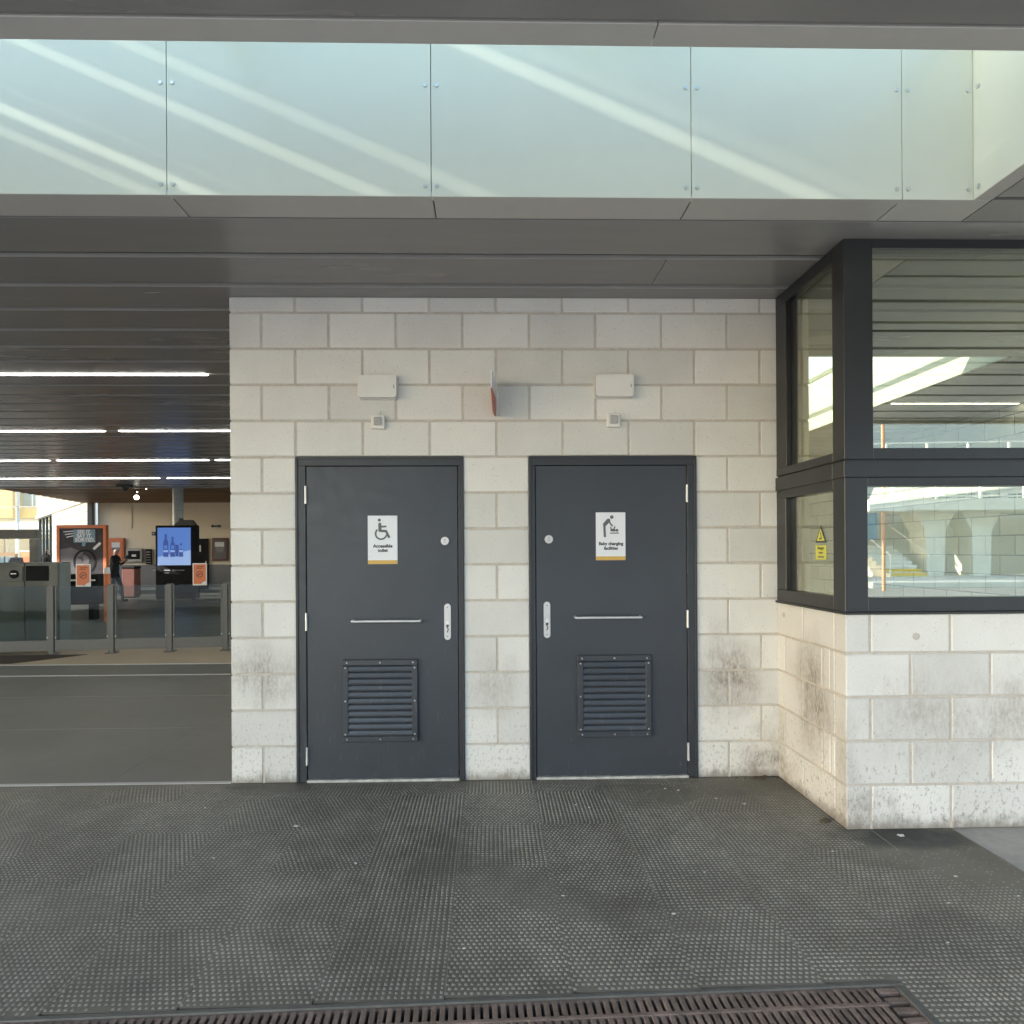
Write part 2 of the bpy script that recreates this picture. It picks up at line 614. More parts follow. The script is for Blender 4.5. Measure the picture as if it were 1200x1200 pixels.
# ------------------------------------------------------------------ ground and floors
struct('street_ground', 'asphalt', -260, 260, -240, 260, -0.35, -0.16)
hall = struct('concourse_floor', 'hall_floor', -18, 1.2, 0.035, 26, -0.155, 0.0)
struct('floor_joint_strip', 'pale_strip', -16, -1.62, 3.47, 3.50, 0.0, 0.004, hall)
struct('tan_paving', 'tan_floor', -16, -1.65, 4.22, 5.9, 0.0, 0.004, hall)
struct('paving_edge', 'pale_strip', -16, -1.65, 4.18, 4.22, 0.0, 0.005, hall)
mb = MB().prism([(-12, 4.30), (-6.2, 4.30), (-5.65, 4.98), (-12, 4.75)], 'z', 0.004, 0.009)
mb.build('entrance_carpet', 'entrance_carpet', hall)
for jy in (1.25, 2.4):
    struct('slab_joint', 'dado', -16, -1.62, jy, jy + 0.006, 0.0, 0.0015, hall)
for jx in (-9.6, -7.2, -4.8, -2.4):
    struct('slab_joint', 'dado', jx, jx + 0.006, 0.04, 3.46, 0.0, 0.0018, hall)
struct('threshold_strip', 'pale_strip', -16, -1.61, 0.0, 0.035, -0.15, 0.003, hall)
conc = struct('concrete_floor', 'concrete', 2.362, 16, -5.2, -0.74, -0.155, -0.002)
struct('paving', 'paving', -30, 30, -30, -5.2, -0.155, -0.02)
struct('forecourt_floor', 'paving', -16, 2.36, -5.2, -2.62, -0.155, -0.004)

# studded rubber matting in strips, running away from the camera
matting = struct_empty('rubber_matting')
SW = 0.4185
gy = lambda x: -1.887 + 0.0287 * x          # edge of the drain
xr = 2.36
k = 0
while xr > -7.2:
    xl = xr - SW
    yb = -0.002 if xr > -1.7 else 0.0
    yf = -2.62 if xl > 1.31 else gy(xl) + 0.0
    if xl <= 1.31 < xr:
        yf = gy(xl)
    if xl > 1.81:
        pass
    sm = MB().box(xl + 0.0015, xr - 0.0015, yf, yb, -0.15, 0.0)
    if xl <= 1.31 < xr:
        sm.box(1.353, xr - 0.0015, -2.62, yf - 0.0005, -0.15, 0.0)
    st = sm.build('mat_strip', 'rubber', matting)
    B('seam', 'seam', st, xr - 0.003, xr + 0.003, yf + 0.03, yb - 0.03, -0.003, 0.0012) if random.random() < 0.6 else None
    # studs
    px, py = SW / 20, 0.0212
    nx = 20
    yf0 = yf
    if xl <= 1.31 < xr:
        yf = -2.62
    ny = int((yb - yf - 0.02) / py)
    gx, gyy = np.meshgrid(np.arange(nx), np.arange(ny))
    cx = xl + 0.5 * SW + (gx.ravel() - (nx - 1) / 2) * px
    cy = yf + 0.014 + gyy.ravel() * py
    rng = np.random.default_rng(k)
    n = cx.size
    tile = np.floor((cy - yf) / 0.4185).astype(int)
    tv = rng.integers(0, 3, tile.max() + 1)[tile]               # each tile laid its own way round
    a = np.choose(tv, [0.0053, 0.0040, 0.0046])
    b_ = np.choose(tv, [0.0035, 0.0049, 0.0041])
    cx = cx + np.choose(tv, [0.0, 0.0, 1.0]) * ((gyy.ravel() % 2) - 0.5) * px * 0.45
    cx = cx + 0.0012 * np.sin(cy * 7 + k) + rng.normal(0, 0.0005, n)
    cy = cy + 0.0016 * np.sin(cx * 9 + 2 * k) + rng.normal(0, 0.0006, n)
    ang = rng.normal(0, 0.08, n)
    sz = rng.uniform(0.85, 1.12, n)
    hh = rng.uniform(0.0016, 0.0030, n)
    # worn flat by feet in places: along the wall on the right and in a few drifting patches
    wob = 0.5 + 0.25 * np.sin(cx * 3.1 + 1.7 * np.sin(cy * 4.3)) + 0.25 * np.sin(cy * 5.7 + 1.3 * np.sin(cx * 2.3) + 2.0)
    near = np.clip((cy + 0.62) / 0.45, 0, 1) * np.clip((cx - 0.75) / 0.6, 0, 1)
    right = np.clip((cx - 1.75) / 0.3, 0, 1) * np.clip((cy + 1.7) / 0.5, 0, 1)
    back = np.clip((cy + 0.22) / 0.2, 0, 1) * 0.6
    wear = np.clip(np.maximum(np.maximum(near, right * 0.9), back) * (0.75 + 0.5 * wob) + (wob > 0.86) * 0.5, 0, 1)
    hh = hh * (1 - 0.8 * wear)
    sz = sz * (1 - 0.35 * wear)
    drop = (wear > 0.75) & (rng.uniform(0, 1, n) < 0.75)
    sgx, sgy = (-1, 1, 1, -1), (-1, -1, 1, 1)
    V = np.zeros((n, 8, 3))
    ca, sa = np.cos(ang), np.sin(ang)
    for i in range(4):
        for j, q in ((0, 1.35), (1, 0.9)):
            ux, uy = sgx[i] * a * q * sz, sgy[i] * b_ * q * sz
            V[:, i + 4 * j, 0] = cx + ux * ca - uy * sa
            V[:, i + 4 * j, 1] = cy + ux * sa + uy * ca
            V[:, i + 4 * j, 2] = hh * j - 0.0004 * (1 - j)
    fb = np.array([[4, 5, 6, 7], [0, 1, 5, 4], [1, 2, 6, 5], [2, 3, 7, 6], [3, 0, 4, 7]])
    keep = (cy < yb - 0.012) & ~drop & ((cy > yf0 + 0.012) | (cx > 1.366))
    V = V[keep]
    n = V.shape[0]
    Fc = (fb[None] + (np.arange(n) * 8)[:, None, None]).reshape(-1, 4)
    me = bpy.data.meshes.new('studs')
    me.vertices.add(n * 8)
    me.vertices.foreach_set('co', V.ravel())
    me.loops.add(Fc.size)
    me.loops.foreach_set('vertex_index', Fc.ravel())
    me.polygons.add(len(Fc))
    me.polygons.foreach_set('loop_start', np.arange(len(Fc)) * 4)
    me.update(calc_edges=True)
    me.validate()
    s = link('studs', me, 'rubber_studs', st)
    s['kind'] = 'stuff'
    xr = xl
    k += 1

# drain grate across the front
ga = math.atan(0.0287)
gr = thing('drain_grate', 'rusty brown cast iron drain grate set in the floor at the bottom edge', 'drain grate', (1.262, gy(1.262), 0), ga)
GL, GD = 8.4, 0.60
B('pit', 'pit', gr, -GL, 0.06, -GD, -0.002, -0.148, -0.09)
B('frame_edge', 'grate_frame', gr, -GL, 0.09, -0.030, -0.012, -0.09, 0.003, 0.002)
bar_me = MB().box(-0.0085, 0.0085, -GD, -0.034, -0.04, -0.001, 0.002).mesh('bar')
bar_me.materials.append(MATS['cast_iron'])
for i in range(305):
    o = bpy.data.objects.new('bar', bar_me)
    C.objects.link(o)
    o.parent = gr
    o.location = (-0.03 - i * 0.0272, 0, random.uniform(-0.0006, 0.0006))
    if i >= 298:
        break
for yc in (-0.034, -0.108, -0.200, -0.292, -0.384, -0.476, -0.568):
    B('cross_bar', 'cast_iron', gr, -GL, -0.012, yc - 0.008, yc + 0.008, -0.035, -0.0035 + (0.004 if yc < -0.04 else 0), 0.002)
B('side_plate', 'grate_frame', gr, 0.062, 0.090, -GD, -0.031, -0.09, 0.002, 0.002)
B('side_base', 'cast_iron', gr, -0.012, 0.062, -GD, -0.032, -0.09, -0.020)
for i in range(13):
    B('side_tooth', 'cast_iron', gr, -0.008, 0.060, -0.060 - i * 0.043, -0.036 - i * 0.043, -0.020, -0.002, 0.002)

# litter: gum spots, paper scraps, dead leaf by the corner
random.seed(21)
spots = [(1.30, -0.34, .012), (1.43, -0.42, .014), (0.55, -0.44, .010), (1.05, -0.18, .012), (1.12, -0.21, .014), (1.62, -0.98, .010), (2.05, -0.83, .022),
         (2.03, -1.22, .014), (1.85, -1.42, .010), (-1.02, -0.62, .016), (-1.60, -0.37, .010), (-0.62, -1.02, .013), (-1.3, -0.95, .009), (0.3, -1.32, .010),
         (0.72, -1.46, .014), (0.95, -1.15, .010), (1.66, -1.67, .012), (2.17, -1.38, .010), (0.48, -0.40, .009), (-0.1, -1.65, .011), (2.28, -1.5, .009)]
for i, (x, y, r) in enumerate(spots):
    mb = MB()
    n = 9
    q_first = i in (6, 9)
    r *= 0.0 + (0.75 if q_first else 0.45)
    mb.prism([(x + r * random.uniform(.5, 1.3) * math.cos(6.283 * q / n) * 1.3, y + r * random.uniform(.5, 1.3) * math.sin(6.283 * q / n) * 0.7) for q in range(n)], 'z', 0.0012, 0.0036)
    o = mb.build('gum_spot', 'chewing_gum')
    tag(o, 'small pale scrap trodden onto the dark studded rubber matting', 'litter', 'pale scraps trodden onto the matting')
mb = MB()
for q in range(26):
    a = random.uniform(0, 6.28)
    x, y = 1.70 + random.gauss(0, .05), -0.022 + random.uniform(-.035, .012)
    L = random.uniform(.004, .016)
    mb.box(-L, L, -.004, .004, 0.000, 0.0016, 0, 1, Matrix.Translation((x, y, 0.0012 + 0.0003 * q)) @ Matrix.Rotation(a, 4, 'Z') @ Matrix.Rotation(random.uniform(-.3, .3), 4, 'Y'))
tag(mb.build('dead_leaves', 'dead_leaf'), 'dark dead leaves and dirt swept into the corner where the walls meet', 'leaves', kind='stuff')
mb = MB().box(-.03, .03, -.018, .018, .002, .012, .004, 1, Matrix.Translation((1.76, -0.66, 0)) @ Matrix.Rotation(.5, 4, 'Z'))
tag(mb.build('dead_leaf', 'dead_leaf'), 'single dark crumpled leaf on the floor beside the low block wall', 'leaf')

# ------------------------------------------------------------------ ceiling
CZ = 3.02
ceil = struct_empty('ceiling', (0, 0, CZ))
PP, GAP = 0.373, 0.050
SKY1 = (-4.6, 2.215, -1.948, -1.11)      # x0,x1,y0,y1 openings in the ceiling
SKY2 = (2.10, 4.31, 1.19, 4.90)      # over the glazed office
XL, XR = -17.5, 13.0
PT = 0.020


def plank(x0, x1, y0, y1, mt='ceiling_metal', name='plank'):
    # folded metal pan: long box with small eased edges, open joint to the next
    return MB().box(x0, x1, y0, y1, CZ, CZ + PT, 0.0015).build(name, mt, ceil, (0, 0, CZ))


# the joints fall at Y = -0.922 (end of the skylight trim) + n * PP
y = -0.922
LIGHT_ROWS = []
n = 0
while y < 11.35:
    y1 = y + PP
    xr_end = 13.0
    if y > 0.0:
        xr_end = -1.55
    segs = [(XL, xr_end)] if xr_end < 0 else [(XL, -2.95 if n % 2 else -4.3), (-2.95 if n % 2 else -4.3, 0.98 if n % 2 else 2.9), (0.98 if n % 2 else 2.9, xr_end)]
    for a, b in segs:
        plank(a + 0.001, b - 0.001, y + (GAP / 2 if n else 0.006), y1 - GAP / 2)
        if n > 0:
            B('lit_edge_strip', 'lit_plank_edge', ceil, a + 0.001, b - 0.001, y + GAP / 2 - 0.006, y + GAP / 2 - 0.0005, CZ - 0.003, CZ + 0.019, 0, 1, (0, 0, CZ))  # added strip, its paler colour stands for light caught by the plank edge
    y = y1
    n += 1
CEIL_END = y
# nearer the camera
y = -2.045
while y > -5.1:
    y0 = max(y - PP, -5.2)
    plank(XL, XR, y0 + GAP / 2, y - (GAP / 2 if y < -2.1 else 0.002))
    y -= PP
# to the right and left of the first skylight
for y0, y1 in ((-1.11 - PP, -1.11), (-1.11 - 2 * PP, -1.11 - PP), (-2.03, -1.11 - 2 * PP)):
    plank(2.303, XR, y0 + GAP / 2, y1 - GAP / 2)
    plank(XL, -4.703, y0 + GAP / 2, y1 - GAP / 2)
# over the glazed office
y = -0.922 + 3 * PP
while y < 8.4:
    y1 = y + PP
    if y1 <= SKY2[2] or y >= SKY2[3]:
        plank(2.04, 5.84, y + GAP / 2, y1 - GAP / 2)
    else:
        plank(SKY2[1] + 0.032, 5.84, y + GAP / 2, y1 - GAP / 2)
        if y < SKY2[2] - 0.06:
            plank(2.04, SKY2[1] + 0.031, y + GAP / 2, SKY2[2] - 0.032)
        if y1 > SKY2[3] + 0.06:
            plank(2.04, SKY2[1] + 0.031, SKY2[3] + 0.034, y1 - GAP / 2)
    y = y1
# flat trim round the first skylight, in lengths
for a, b in ((-4.7, -1.405), (-1.402, -0.243), (-0.24, 0.927), (0.93, 1.885), (1.888, 2.30)):
    plank(a, b - 0.003, SKY1[3] + 0.002, -0.922 - 0.006, 'ceiling_trim', 'trim')
for a, b in ((-4.7, -2.2), (-2.2, 0.52), (0.52, 2.30)):
    plank(a, b - 0.003, -2.034, -1.950, 'ceiling_trim', 'trim')
plank(2.303, XR, -1.110, -0.922 - 0.006)
plank(2.219, 2.298, -1.948, -1.112, 'ceiling_trim', 'trim')
B('end_fascia', 'ceiling_metal', ceil, XL, -1.62, CEIL_END, CEIL_END + 0.05, CZ - 0.02, CZ + 0.8, 0, 1, (0, 0, CZ))
B('edge_fascia', 'ceiling_trim', ceil, XL, XR, -5.26, -5.2, CZ - 0.03, CZ + 0.42, 0, 1, (0, 0, CZ))

# the roof over it, with the two openings
roof = struct_empty('roof_slab')
RZ0, RZ1 = CZ + PT + 0.03, CZ + 0.42
for (x0, x1, y0, y1) in ((XL, XR, -5.2, SKY1[2] - 0.04), (XL, SKY1[0] - 0.04, SKY1[2] - 0.04, SKY1[3] + 0.04), (SKY1[1] + 0.04, XR, SKY1[2] - 0.04, SKY1[3] + 0.04),
                         (XL, XR, SKY1[3] + 0.04, SKY2[2] - 0.04), (XL, SKY2[0] - 0.04, SKY2[2] - 0.04, SKY2[3] + 0.04), (SKY2[1] + 0.04, XR, SKY2[2] - 0.04, SKY2[3] + 0.04),
                         (XL, XR, SKY2[3] + 0.04, 12.0)):
    B('roof_deck', 'roof_dark', roof, x0, x1, y0, y1, RZ0, RZ1)


def skylight(S, top, name, label, cuts, pm):
    x0, x1, y0, y1 = S
    t = thing(name, label, 'skylight', ((x0 + x1) / 2, y1, CZ))
    L = t.location.copy()
    xs = [x0] + list(cuts) + [x1]
    for i in range(len(xs) - 1):
        p = B('panel', pm, t, xs[i] + 0.0018, xs[i + 1] - 0.0018, y1, y1 + 0.03, CZ + 0.001, top, 0.001, 1, L)
        for bx in (xs[i] + 0.026, xs[i + 1] - 0.026):
            for bz in (CZ + 0.047, CZ + 0.497):
                q = MB().cyl((bx, y1 - 0.0045, bz), (bx, y1 + 0.002, bz), 0.0085, 10, 0.010)
                q.build('bolt', 'bolt_steel', p, L)
    for i in range(len(xs) - 1):
        B('near_panel', pm, t, xs[i] + 0.0018, xs[i + 1] - 0.0018, y0 - 0.03, y0, CZ + 0.001, top, 0.001, 1, L)
    B('backing', pm, t, x0, x1, y1 + 0.0305, y1 + 0.036, CZ + 0.002, top, 0, 1, L)
    e1 = B('end_panel', pm, t, x1, x1 + 0.03, y0, y1 + 0.037, CZ + 0.001, top, 0.001, 1, L)
    e0 = B('end_panel', pm, t, x0 - 0.03, x0, y0, y1 + 0.037, CZ + 0.001, top, 0.001, 1, L)
    for bz in (CZ + 0.047, CZ + 0.497):
        MB().cyl((x1 - 0.0045, y1 - 0.03, bz), (x1 + 0.002, y1 - 0.03, bz), 0.010, 10).build('bolt', 'bolt_steel', e1, L)
    B('roof_glass', 'roof_glass', t, x0, x1, y0, y1, top + 0.002, top + 0.010, 0, 1, L)
    n = max(2, int((x1 - x0) / 1.7))
    for i in range(n + 1):
        xx = x0 + (x1 - x0) * i / n
        B('glazing_bar', 'window_frame', t, xx - 0.02, xx + 0.02, y0 - 0.03, y1 + 0.03, top + 0.012, top + 0.06, 0, 1, L)
    return t


skylight(SKY1, CZ + 0.80, 'skylight', 'long skylight well lined with bolted pale green-white panels above the doors', (-3.75, -2.585, -1.418, -0.249, 0.922, 1.886), 'white_panel')
skylight(SKY2, CZ + 0.62, 'skylight', 'second white-lined skylight seen as a bright wedge through the corner window', (3.2,), 'white_panel')

# unseen slatted screen, added so its gaps cut the sun into thin streaks
scr = thing('sun_streak_screen', 'unseen slatted screen above the roof, added to shape the slanting streaks of sun', 'sun blocker', (-7, -3.5, RZ1))
gaps = [(2.39, .010), (2.49, .018), (2.61, .012), (2.82, .014), (3.015, .011), (3.66, .021), (3.765, .006), (4.08, .008)]
zs = sorted((c + 0.425 * 7, g) for c, g in gaps)
lo = RZ1
for zc, g in zs + [(8.6, 0)]:
    hi = zc - g / 2
    while lo < hi - 1e-4:
        h2 = min(hi, lo + 0.30)
        if hi - h2 < 0.06:
            h2 = hi
        B('slat', 'dark_metal', scr, -7.003, -6.997, -5.1, -2.55, lo, h2 - (0.0 if h2 == hi else 0.0), 0, 1, scr.location.copy())
        lo = h2
    lo = zc + g / 2
for yy in (-5.135, -2.515):
    B('post', 'dark_metal', scr, -7.05, -6.95, yy - 0.03, yy + 0.03, RZ1, 8.6, 0, 1, scr.location.copy())

# strip lights let into the ceiling
xs_rows = [(1.549, [(-9.5, -2.49)]), (4.151, [(-9.5, -4.98), (-4.80, -1.7)]), (6.76, [(-12, -7.5), (-7.38, -4.80), (-4.70, -1.7)]), (9.37, [(-15, -10.6), (-10.45, -7.0), (-6.85, -1.7)])]
desc = ['nearest strip light in the dark plank ceiling, ending short of the block wall', 'left length of the second row of ceiling strip lights',
        'right length of the second row of ceiling strip lights, running behind the block wall', 'far left length of the third row of ceiling strip lights',
        'middle length of the third row of ceiling strip lights', 'short right length of the third row of ceiling strip lights, beside the block wall',
        'far left length of the farthest row of ceiling strip lights', 'middle length of the farthest row of ceiling strip lights', 'right length of the farthest row of ceiling strip lights']
i = 0
for yl, segs in xs_rows:
    yl = -0.922 + round((yl + 0.922) / PP) * PP
    for a, b in segs:
        t = thing('strip_light', desc[i], 'ceiling light', ((a + b) / 2, yl, CZ), 0, 'strip lights in the concourse ceiling')
        B('diffuser', 'strip_light', t, a + 0.01, b - 0.01, yl - 0.030, yl + 0.030, CZ - 0.006, CZ + 0.0, 0, 1, t.location.copy())
        B('housing', 'dark_metal', t, a, b, yl - 0.036, yl + 0.036, CZ + 0.0005 - 0.0048, CZ - 0.0005, 0, 1, t.location.copy())
        i += 1

t = thing('strip_light', 'thin strip light in the office ceiling seen through the tall pane', 'ceiling light', (5.1, 2.808, CZ), 0, 'strip lights in the office ceiling')
B('diffuser', 'strip_light', t, -0.7, 0.72, -0.007, 0.007, -0.006, 0.0)
B('housing', 'dark_metal', t, -0.71, 0.73, -0.02, 0.02, -0.0043, -0.0005)

# ------------------------------------------------------------------ the block wall with the two doors
WX0, WX1 = -1.604, 2.03
D1 = (-1.200, -0.159)
D2 = (0.252, 1.307)
DTOP = 2.030
random.seed(3)
wall = thing('block_wall', 'tall cream block wall holding the two dark grey toilet doors', 'wall', (0, 0, 0))
mo = MB()
for (a, b, z0, z1) in ((WX0 + 0.006, D1[0] - 0.001, 0.0, DTOP), (D1[1] + 0.001, D2[0] - 0.001, 0.0, DTOP), (D2[1] + 0.001, WX1 - 0.006, 0.0, DTOP), (WX0 + 0.006, WX1 - 0.006, DTOP, CZ)):
    mo.box(a, b, 0.004, 0.098, z0, z1)
mo.box(WX0 + 0.0055, WX0 + 0.098, 0.099, 6.0, 0.0, CZ)
mo.build('mortar', 'mortar', wall)
for k in range(14):
    z0 = k * COURSE + J / 2 if k else 0.0
    z1 = min((k + 1) * COURSE - J / 2, CZ - 0.002)
    jo = joints(0.259 if k % 2 == 0 else 0.051, WX0, WX1)
    if k <= 8:
        runs = [(WX0, D1[0] - 0.002), (D1[1] + 0.002, D2[0] - 0.002), (D2[1] + 0.002, WX1)]
    else:
        runs = [(WX0, WX1)]
    for a, b in runs:
        for l, r in cut_spans(a, b, jo):
            block_obj(wall, 'block', 'block', (l + r) / 2, 0.05 + random.uniform(-0.0008, 0.0008), (z0 + z1) / 2, r - l, 0.10, z1 - z0)
    js = [0.11 + (0.205 if k % 2 else 0.41) + 0.4165 * q for q in range(15)]
    for l, r in cut_spans(0.11, 6.0, js):
        block_obj(wall, 'block', 'block', WX0 + 0.05, (l + r) / 2, (z0 + z1) / 2, 0.10, r - l, z1 - z0)
core = MB()
for (a, b, z0, z1) in ((WX0 + 0.11, D1[0] - 0.01, 0, 3.02), (D1[1] + 0.01, D2[0] - 0.01, 0, 3.02), (D2[1] + 0.01, WX1 - 0.005, 0, 3.02), (D1[0] - 0.01, D1[1] + 0.01, 2.05, 3.02), (D2[0] - 0.01, D2[1] + 0.01, 2.05, 3.02)):
    core.box(a, b, 0.11, 0.3, z0, z1)
core.box(WX0 + 0.11, WX1 - 0.005, 0.3, 6, 0.0, 3.019)
core.build('core', 'roof_dark', wall)


# ------------------------------------------------------------------ doors
def sign_plate(door, L, x0, x1, z0, z1, which):
    sp = B('sign_plate', 'sign_white', door, x0, x1, -0.0065, -0.0015, z0, z1, 0.001, 1, L)
    sp['label'] = 'white sign reading Accessible toilet with a wheelchair symbol' if which == 1 else 'white sign reading Baby changing facilities with a bending figure'
    B('gold_stripe', 'sign_gold', sp, x0 + 0.0005, x1 - 0.0005, -0.0073, -0.0060, z0 + 0.0005, z0 + 0.024, 0, 1, L)
    s = (x1 - x0) / (265.0 if which == 1 else 257.0)
    ox, oz = (193, 72) if which == 1 else (515, 42)

    def Q(u, v):
        return (x0 + (u - ox) * s, z1 - (v - oz) * s)
    mb = MB()
    lo, hi = -0.0072, -0.0060
    if which == 1:
        mb.disc(Q(297, 112), 14 * s, lo, hi, 'y', 16)
        mb.stroke([Q(301, 150), Q(303, 212)], 28 * s, lo, hi, caps=False)
        mb.disc(Q(301, 148), 13 * s, lo - .0001, hi, 'y', 14)
        mb.stroke([Q(303, 172), Q(354, 170)], 16 * s, lo - .0002, hi)
        mb.stroke([Q(300, 209), Q(356, 211), Q(382, 264)], 22 * s, lo - .0005, hi)
        arc = [Q(312 + 49 * math.cos(R(a)), 235 + 49 * math.sin(R(a))) for a in range(18, 226, 12)]
        mb.stroke(arc, 15 * s, lo - .0009, hi)
    else:
        mb.disc(Q(653, 83), 16 * s, lo, hi, 'y', 16)
        mb.stroke([Q(624, 112), Q(592, 147)], 34 * s, lo, hi)
        mb.stroke([Q(588, 148), Q(592, 249)], 20 * s, lo - .0004, hi)
        mb.stroke([Q(632, 120), Q(640, 140), Q(657, 158)], 13 * s, lo - .0008, hi)
        mb.stroke([Q(640, 222), Q(710, 222)], 9 * s, lo - .0012, hi)
        mb.stroke([Q(650, 196), Q(676, 198)], 22 * s, lo - .0013, hi)
        mb.disc(Q(698, 198), 12 * s, lo - .0015, hi, 'y', 12)
        mb.stroke([Q(643, 170), Q(650, 195)], 10 * s, lo - .0016, hi)
        mb.stroke([Q(680, 167), Q(668, 192)], 10 * s, lo - .0018, hi)
    mb.build('wheelchair_symbol' if which == 1 else 'changing_symbol', 'sign_ink_grey', sp, L)
    if which == 1:
        lines = (('Accessible', 327, 346), ('toilet', 327, 385))
    else:
        lines = (('Baby changing', 645, 314), ('facilities', 645, 354))
    for body, u, v in lines:
        c = Q(u, v)
        text('lettering', body, 0.0285 if which == 1 else 0.0272, 'sign_ink', sp, Vector((c[0], -0.0066, c[1])) - Vector(L), bold=0.0012)


def door(which, ox0, ox1, lx0, lx1, hinge_left, label, name):
    L = Vector(((ox0 + ox1) / 2, 0, 0))
    t = thing(name, label, 'door', L)
    ztop = 2.026
    lz0, lz1 = 0.022, 1.965
    # steel frame: two jambs and a head, each with an outer stop bead
    for x0, x1 in ((ox0, lx0 - 0.004), (lx1 + 0.004, ox1)):
        B('jamb', 'frame_paint', t, x0, x1, -0.006, 0.10, 0.004, ztop - 0.058, 0.002, 1, L)
    B('head', 'frame_paint', t, ox0, ox1, -0.006, 0.10, ztop - 0.0575, ztop, 0.002, 1, L)
    for x0, x1 in ((ox0 + 0.0005, ox0 + 0.014), (ox1 - 0.014, ox1 - 0.0005)):
        B('edge_bead', 'frame_paint', t, x0, x1, -0.0135, -0.0055, 0.005, ztop - 0.016, 0.0015, 1, L)
    B('edge_bead', 'frame_paint', t, ox0 + 0.0005, ox1 - 0.0005, -0.0135, -0.0055, ztop - 0.0155, ztop - 0.001, 0.0015, 1, L)
    leaf = B('leaf', 'door_paint', t, lx0, lx1, 0.0, 0.045, lz0, lz1, 0.0015, 1, L)
    B('rebate', 'roof_dark', t, ox0 + 0.01, ox1 - 0.01, 0.06, 0.098, 0.0, ztop - 0.003, 0, 1, L)
    B('threshold', 'threshold', t, lx0 - 0.004, lx1 + 0.004, -0.012, 0.058, 0.0, 0.016, 0.002, 1, L)
    hx = lx0 - 0.003 if hinge_left else lx1 + 0.003
    for hz in (1.789, 1.000, 0.165):
        h = MB().cyl((hx, -0.0085, hz - 0.055), (hx, -0.0085, hz + 0.055), 0.0068, 12)
        h.box(hx - 0.006, hx + 0.006, -0.007, 0.004, hz - 0.053, hz + 0.053)
        h.build('hinge', 'bar_steel', t, L)
    # pull bar
    bx0, bx1 = (lx0 + 0.288, lx0 + 0.704) if which == 1 else (lx0 + 0.244, lx0 + 0.651)
    bz = 1.004 if which == 1 else 1.016
    pb = MB().cyl((bx0, -0.048, bz), (bx1, -0.048, bz), 0.0078, 14)
    pb.cyl((bx0 + 0.012, -0.05, bz), (bx0 - 0.002, 0.001, bz), 0.0075, 12)
    pb.cyl((bx1 - 0.012, -0.05, bz), (bx1 + 0.002, 0.001, bz), 0.0075, 12)
    pb.sphere((bx0, -0.048, bz), 0.0079, 10).sphere((bx1, -0.048, bz), 0.0079, 10)
    pb.build('pull_bar', 'bar_steel', t, L, smooth=False)
    # lock plate and round lock
    px = -0.2615 if which == 1 else 0.361
    pz0, pz1 = (0.880, 1.106) if which == 1 else (0.887, 1.114)
    mb = MB()
    r = 0.0205
    pts = [(px + r * math.cos(R(a)), pz1 - r + r * math.sin(R(a))) for a in range(0, 181, 20)] + [(px + r * math.cos(R(a)), pz0 + r + r * math.sin(R(a))) for a in range(180, 361, 20)]
    mb.prism(pts, 'y', -0.006, 0.001)
    lp = mb.build('lock_plate', 'steel', t, L)
    q = MB()
    q.disc((px, pz1 - 0.024), 0.0035, -0.0068, -0.004).disc((px, pz0 + 0.022), 0.0035, -0.0068, -0.004)
    q.disc((px, pz0 + 0.088), 0.0085, -0.0068, -0.004)
    q.stroke([(px - 0.004, pz0 + 0.082), (px + 0.005, pz0 + 0.066), (px - 0.002, pz0 + 0.05)], 0.006, -0.0070, -0.004)
    q.build('keyhole', 'dark_plastic', lp, L)
    MB().cyl((px + 0.001, -0.016, pz0 + 0.108), (px + 0.001, -0.005, pz0 + 0.108), 0.011, 14).build('lock_cylinder', 'bar_steel', lp, L)
    kx, kz = (-0.275, 1.498) if which == 1 else (0.375, 1.505)
    kn = MB().cyl((kx, -0.012, kz), (kx, 0.001, kz), 0.025, 24, 0.0262).build('latch_rose', 'steel', t, L)
    MB().disc((kx, kz + 0.006), 0.006, -0.0130, -0.010).stroke([(kx - 0.006, kz - 0.008), (kx + 0.006, kz - 0.008)], 0.005, -0.0132, -0.010).build('coin_slot', 'grey_plastic', kn, L)
    # louvred vent
    vx0, vx1, vz0, vz1 = (-0.913, -0.448, 0.252, 0.764) if which == 1 else (0.548, 1.012, 0.266, 0.778)
    bw = 0.037
    v = B('louvre_vent', 'roof_dark', t, vx0 + bw - 0.004, vx1 - bw + 0.004, -0.0015, -0.0005, vz0 + bw - 0.004, vz1 - bw + 0.004, 0, 1, L)
    for (a, b, c, d) in ((vx0, vx0 + bw, vz0 + bw + .0005, vz1 - bw - .0005), (vx1 - bw, vx1, vz0 + bw + .0005, vz1 - bw - .0005), (vx0, vx1, vz0, vz0 + bw), (vx0, vx1, vz1 - bw, vz1)):
        B('vent_frame', 'door_paint', v, a, b, -0.024, -0.0005, c, d, 0.004, 1, L)
    ns = 11
    pit = (vz1 - vz0 - 2 * bw) / ns
    for i in range(ns):
        zc = vz0 + bw + pit * (i + 0.5)
        # weathering blade: leans out at the foot, short lip below
        prof = [(-0.006, zc + pit * 0.50), (-0.0165, zc + pit * 0.28), (-0.0225, zc - pit * 0.20), (-0.0215, zc - pit * 0.42), (-0.0180, zc - pit * 0.42), (-0.0045, zc + pit * 0.34)]
        MB().prism(prof, 'x', vx0 + bw - 0.002, vx1 - bw + 0.002).build('slat', 'door_paint', v, L)
    xm, zm = (vx0 + vx1) / 2, (vz0 + vz1) / 2
    h = bw / 2
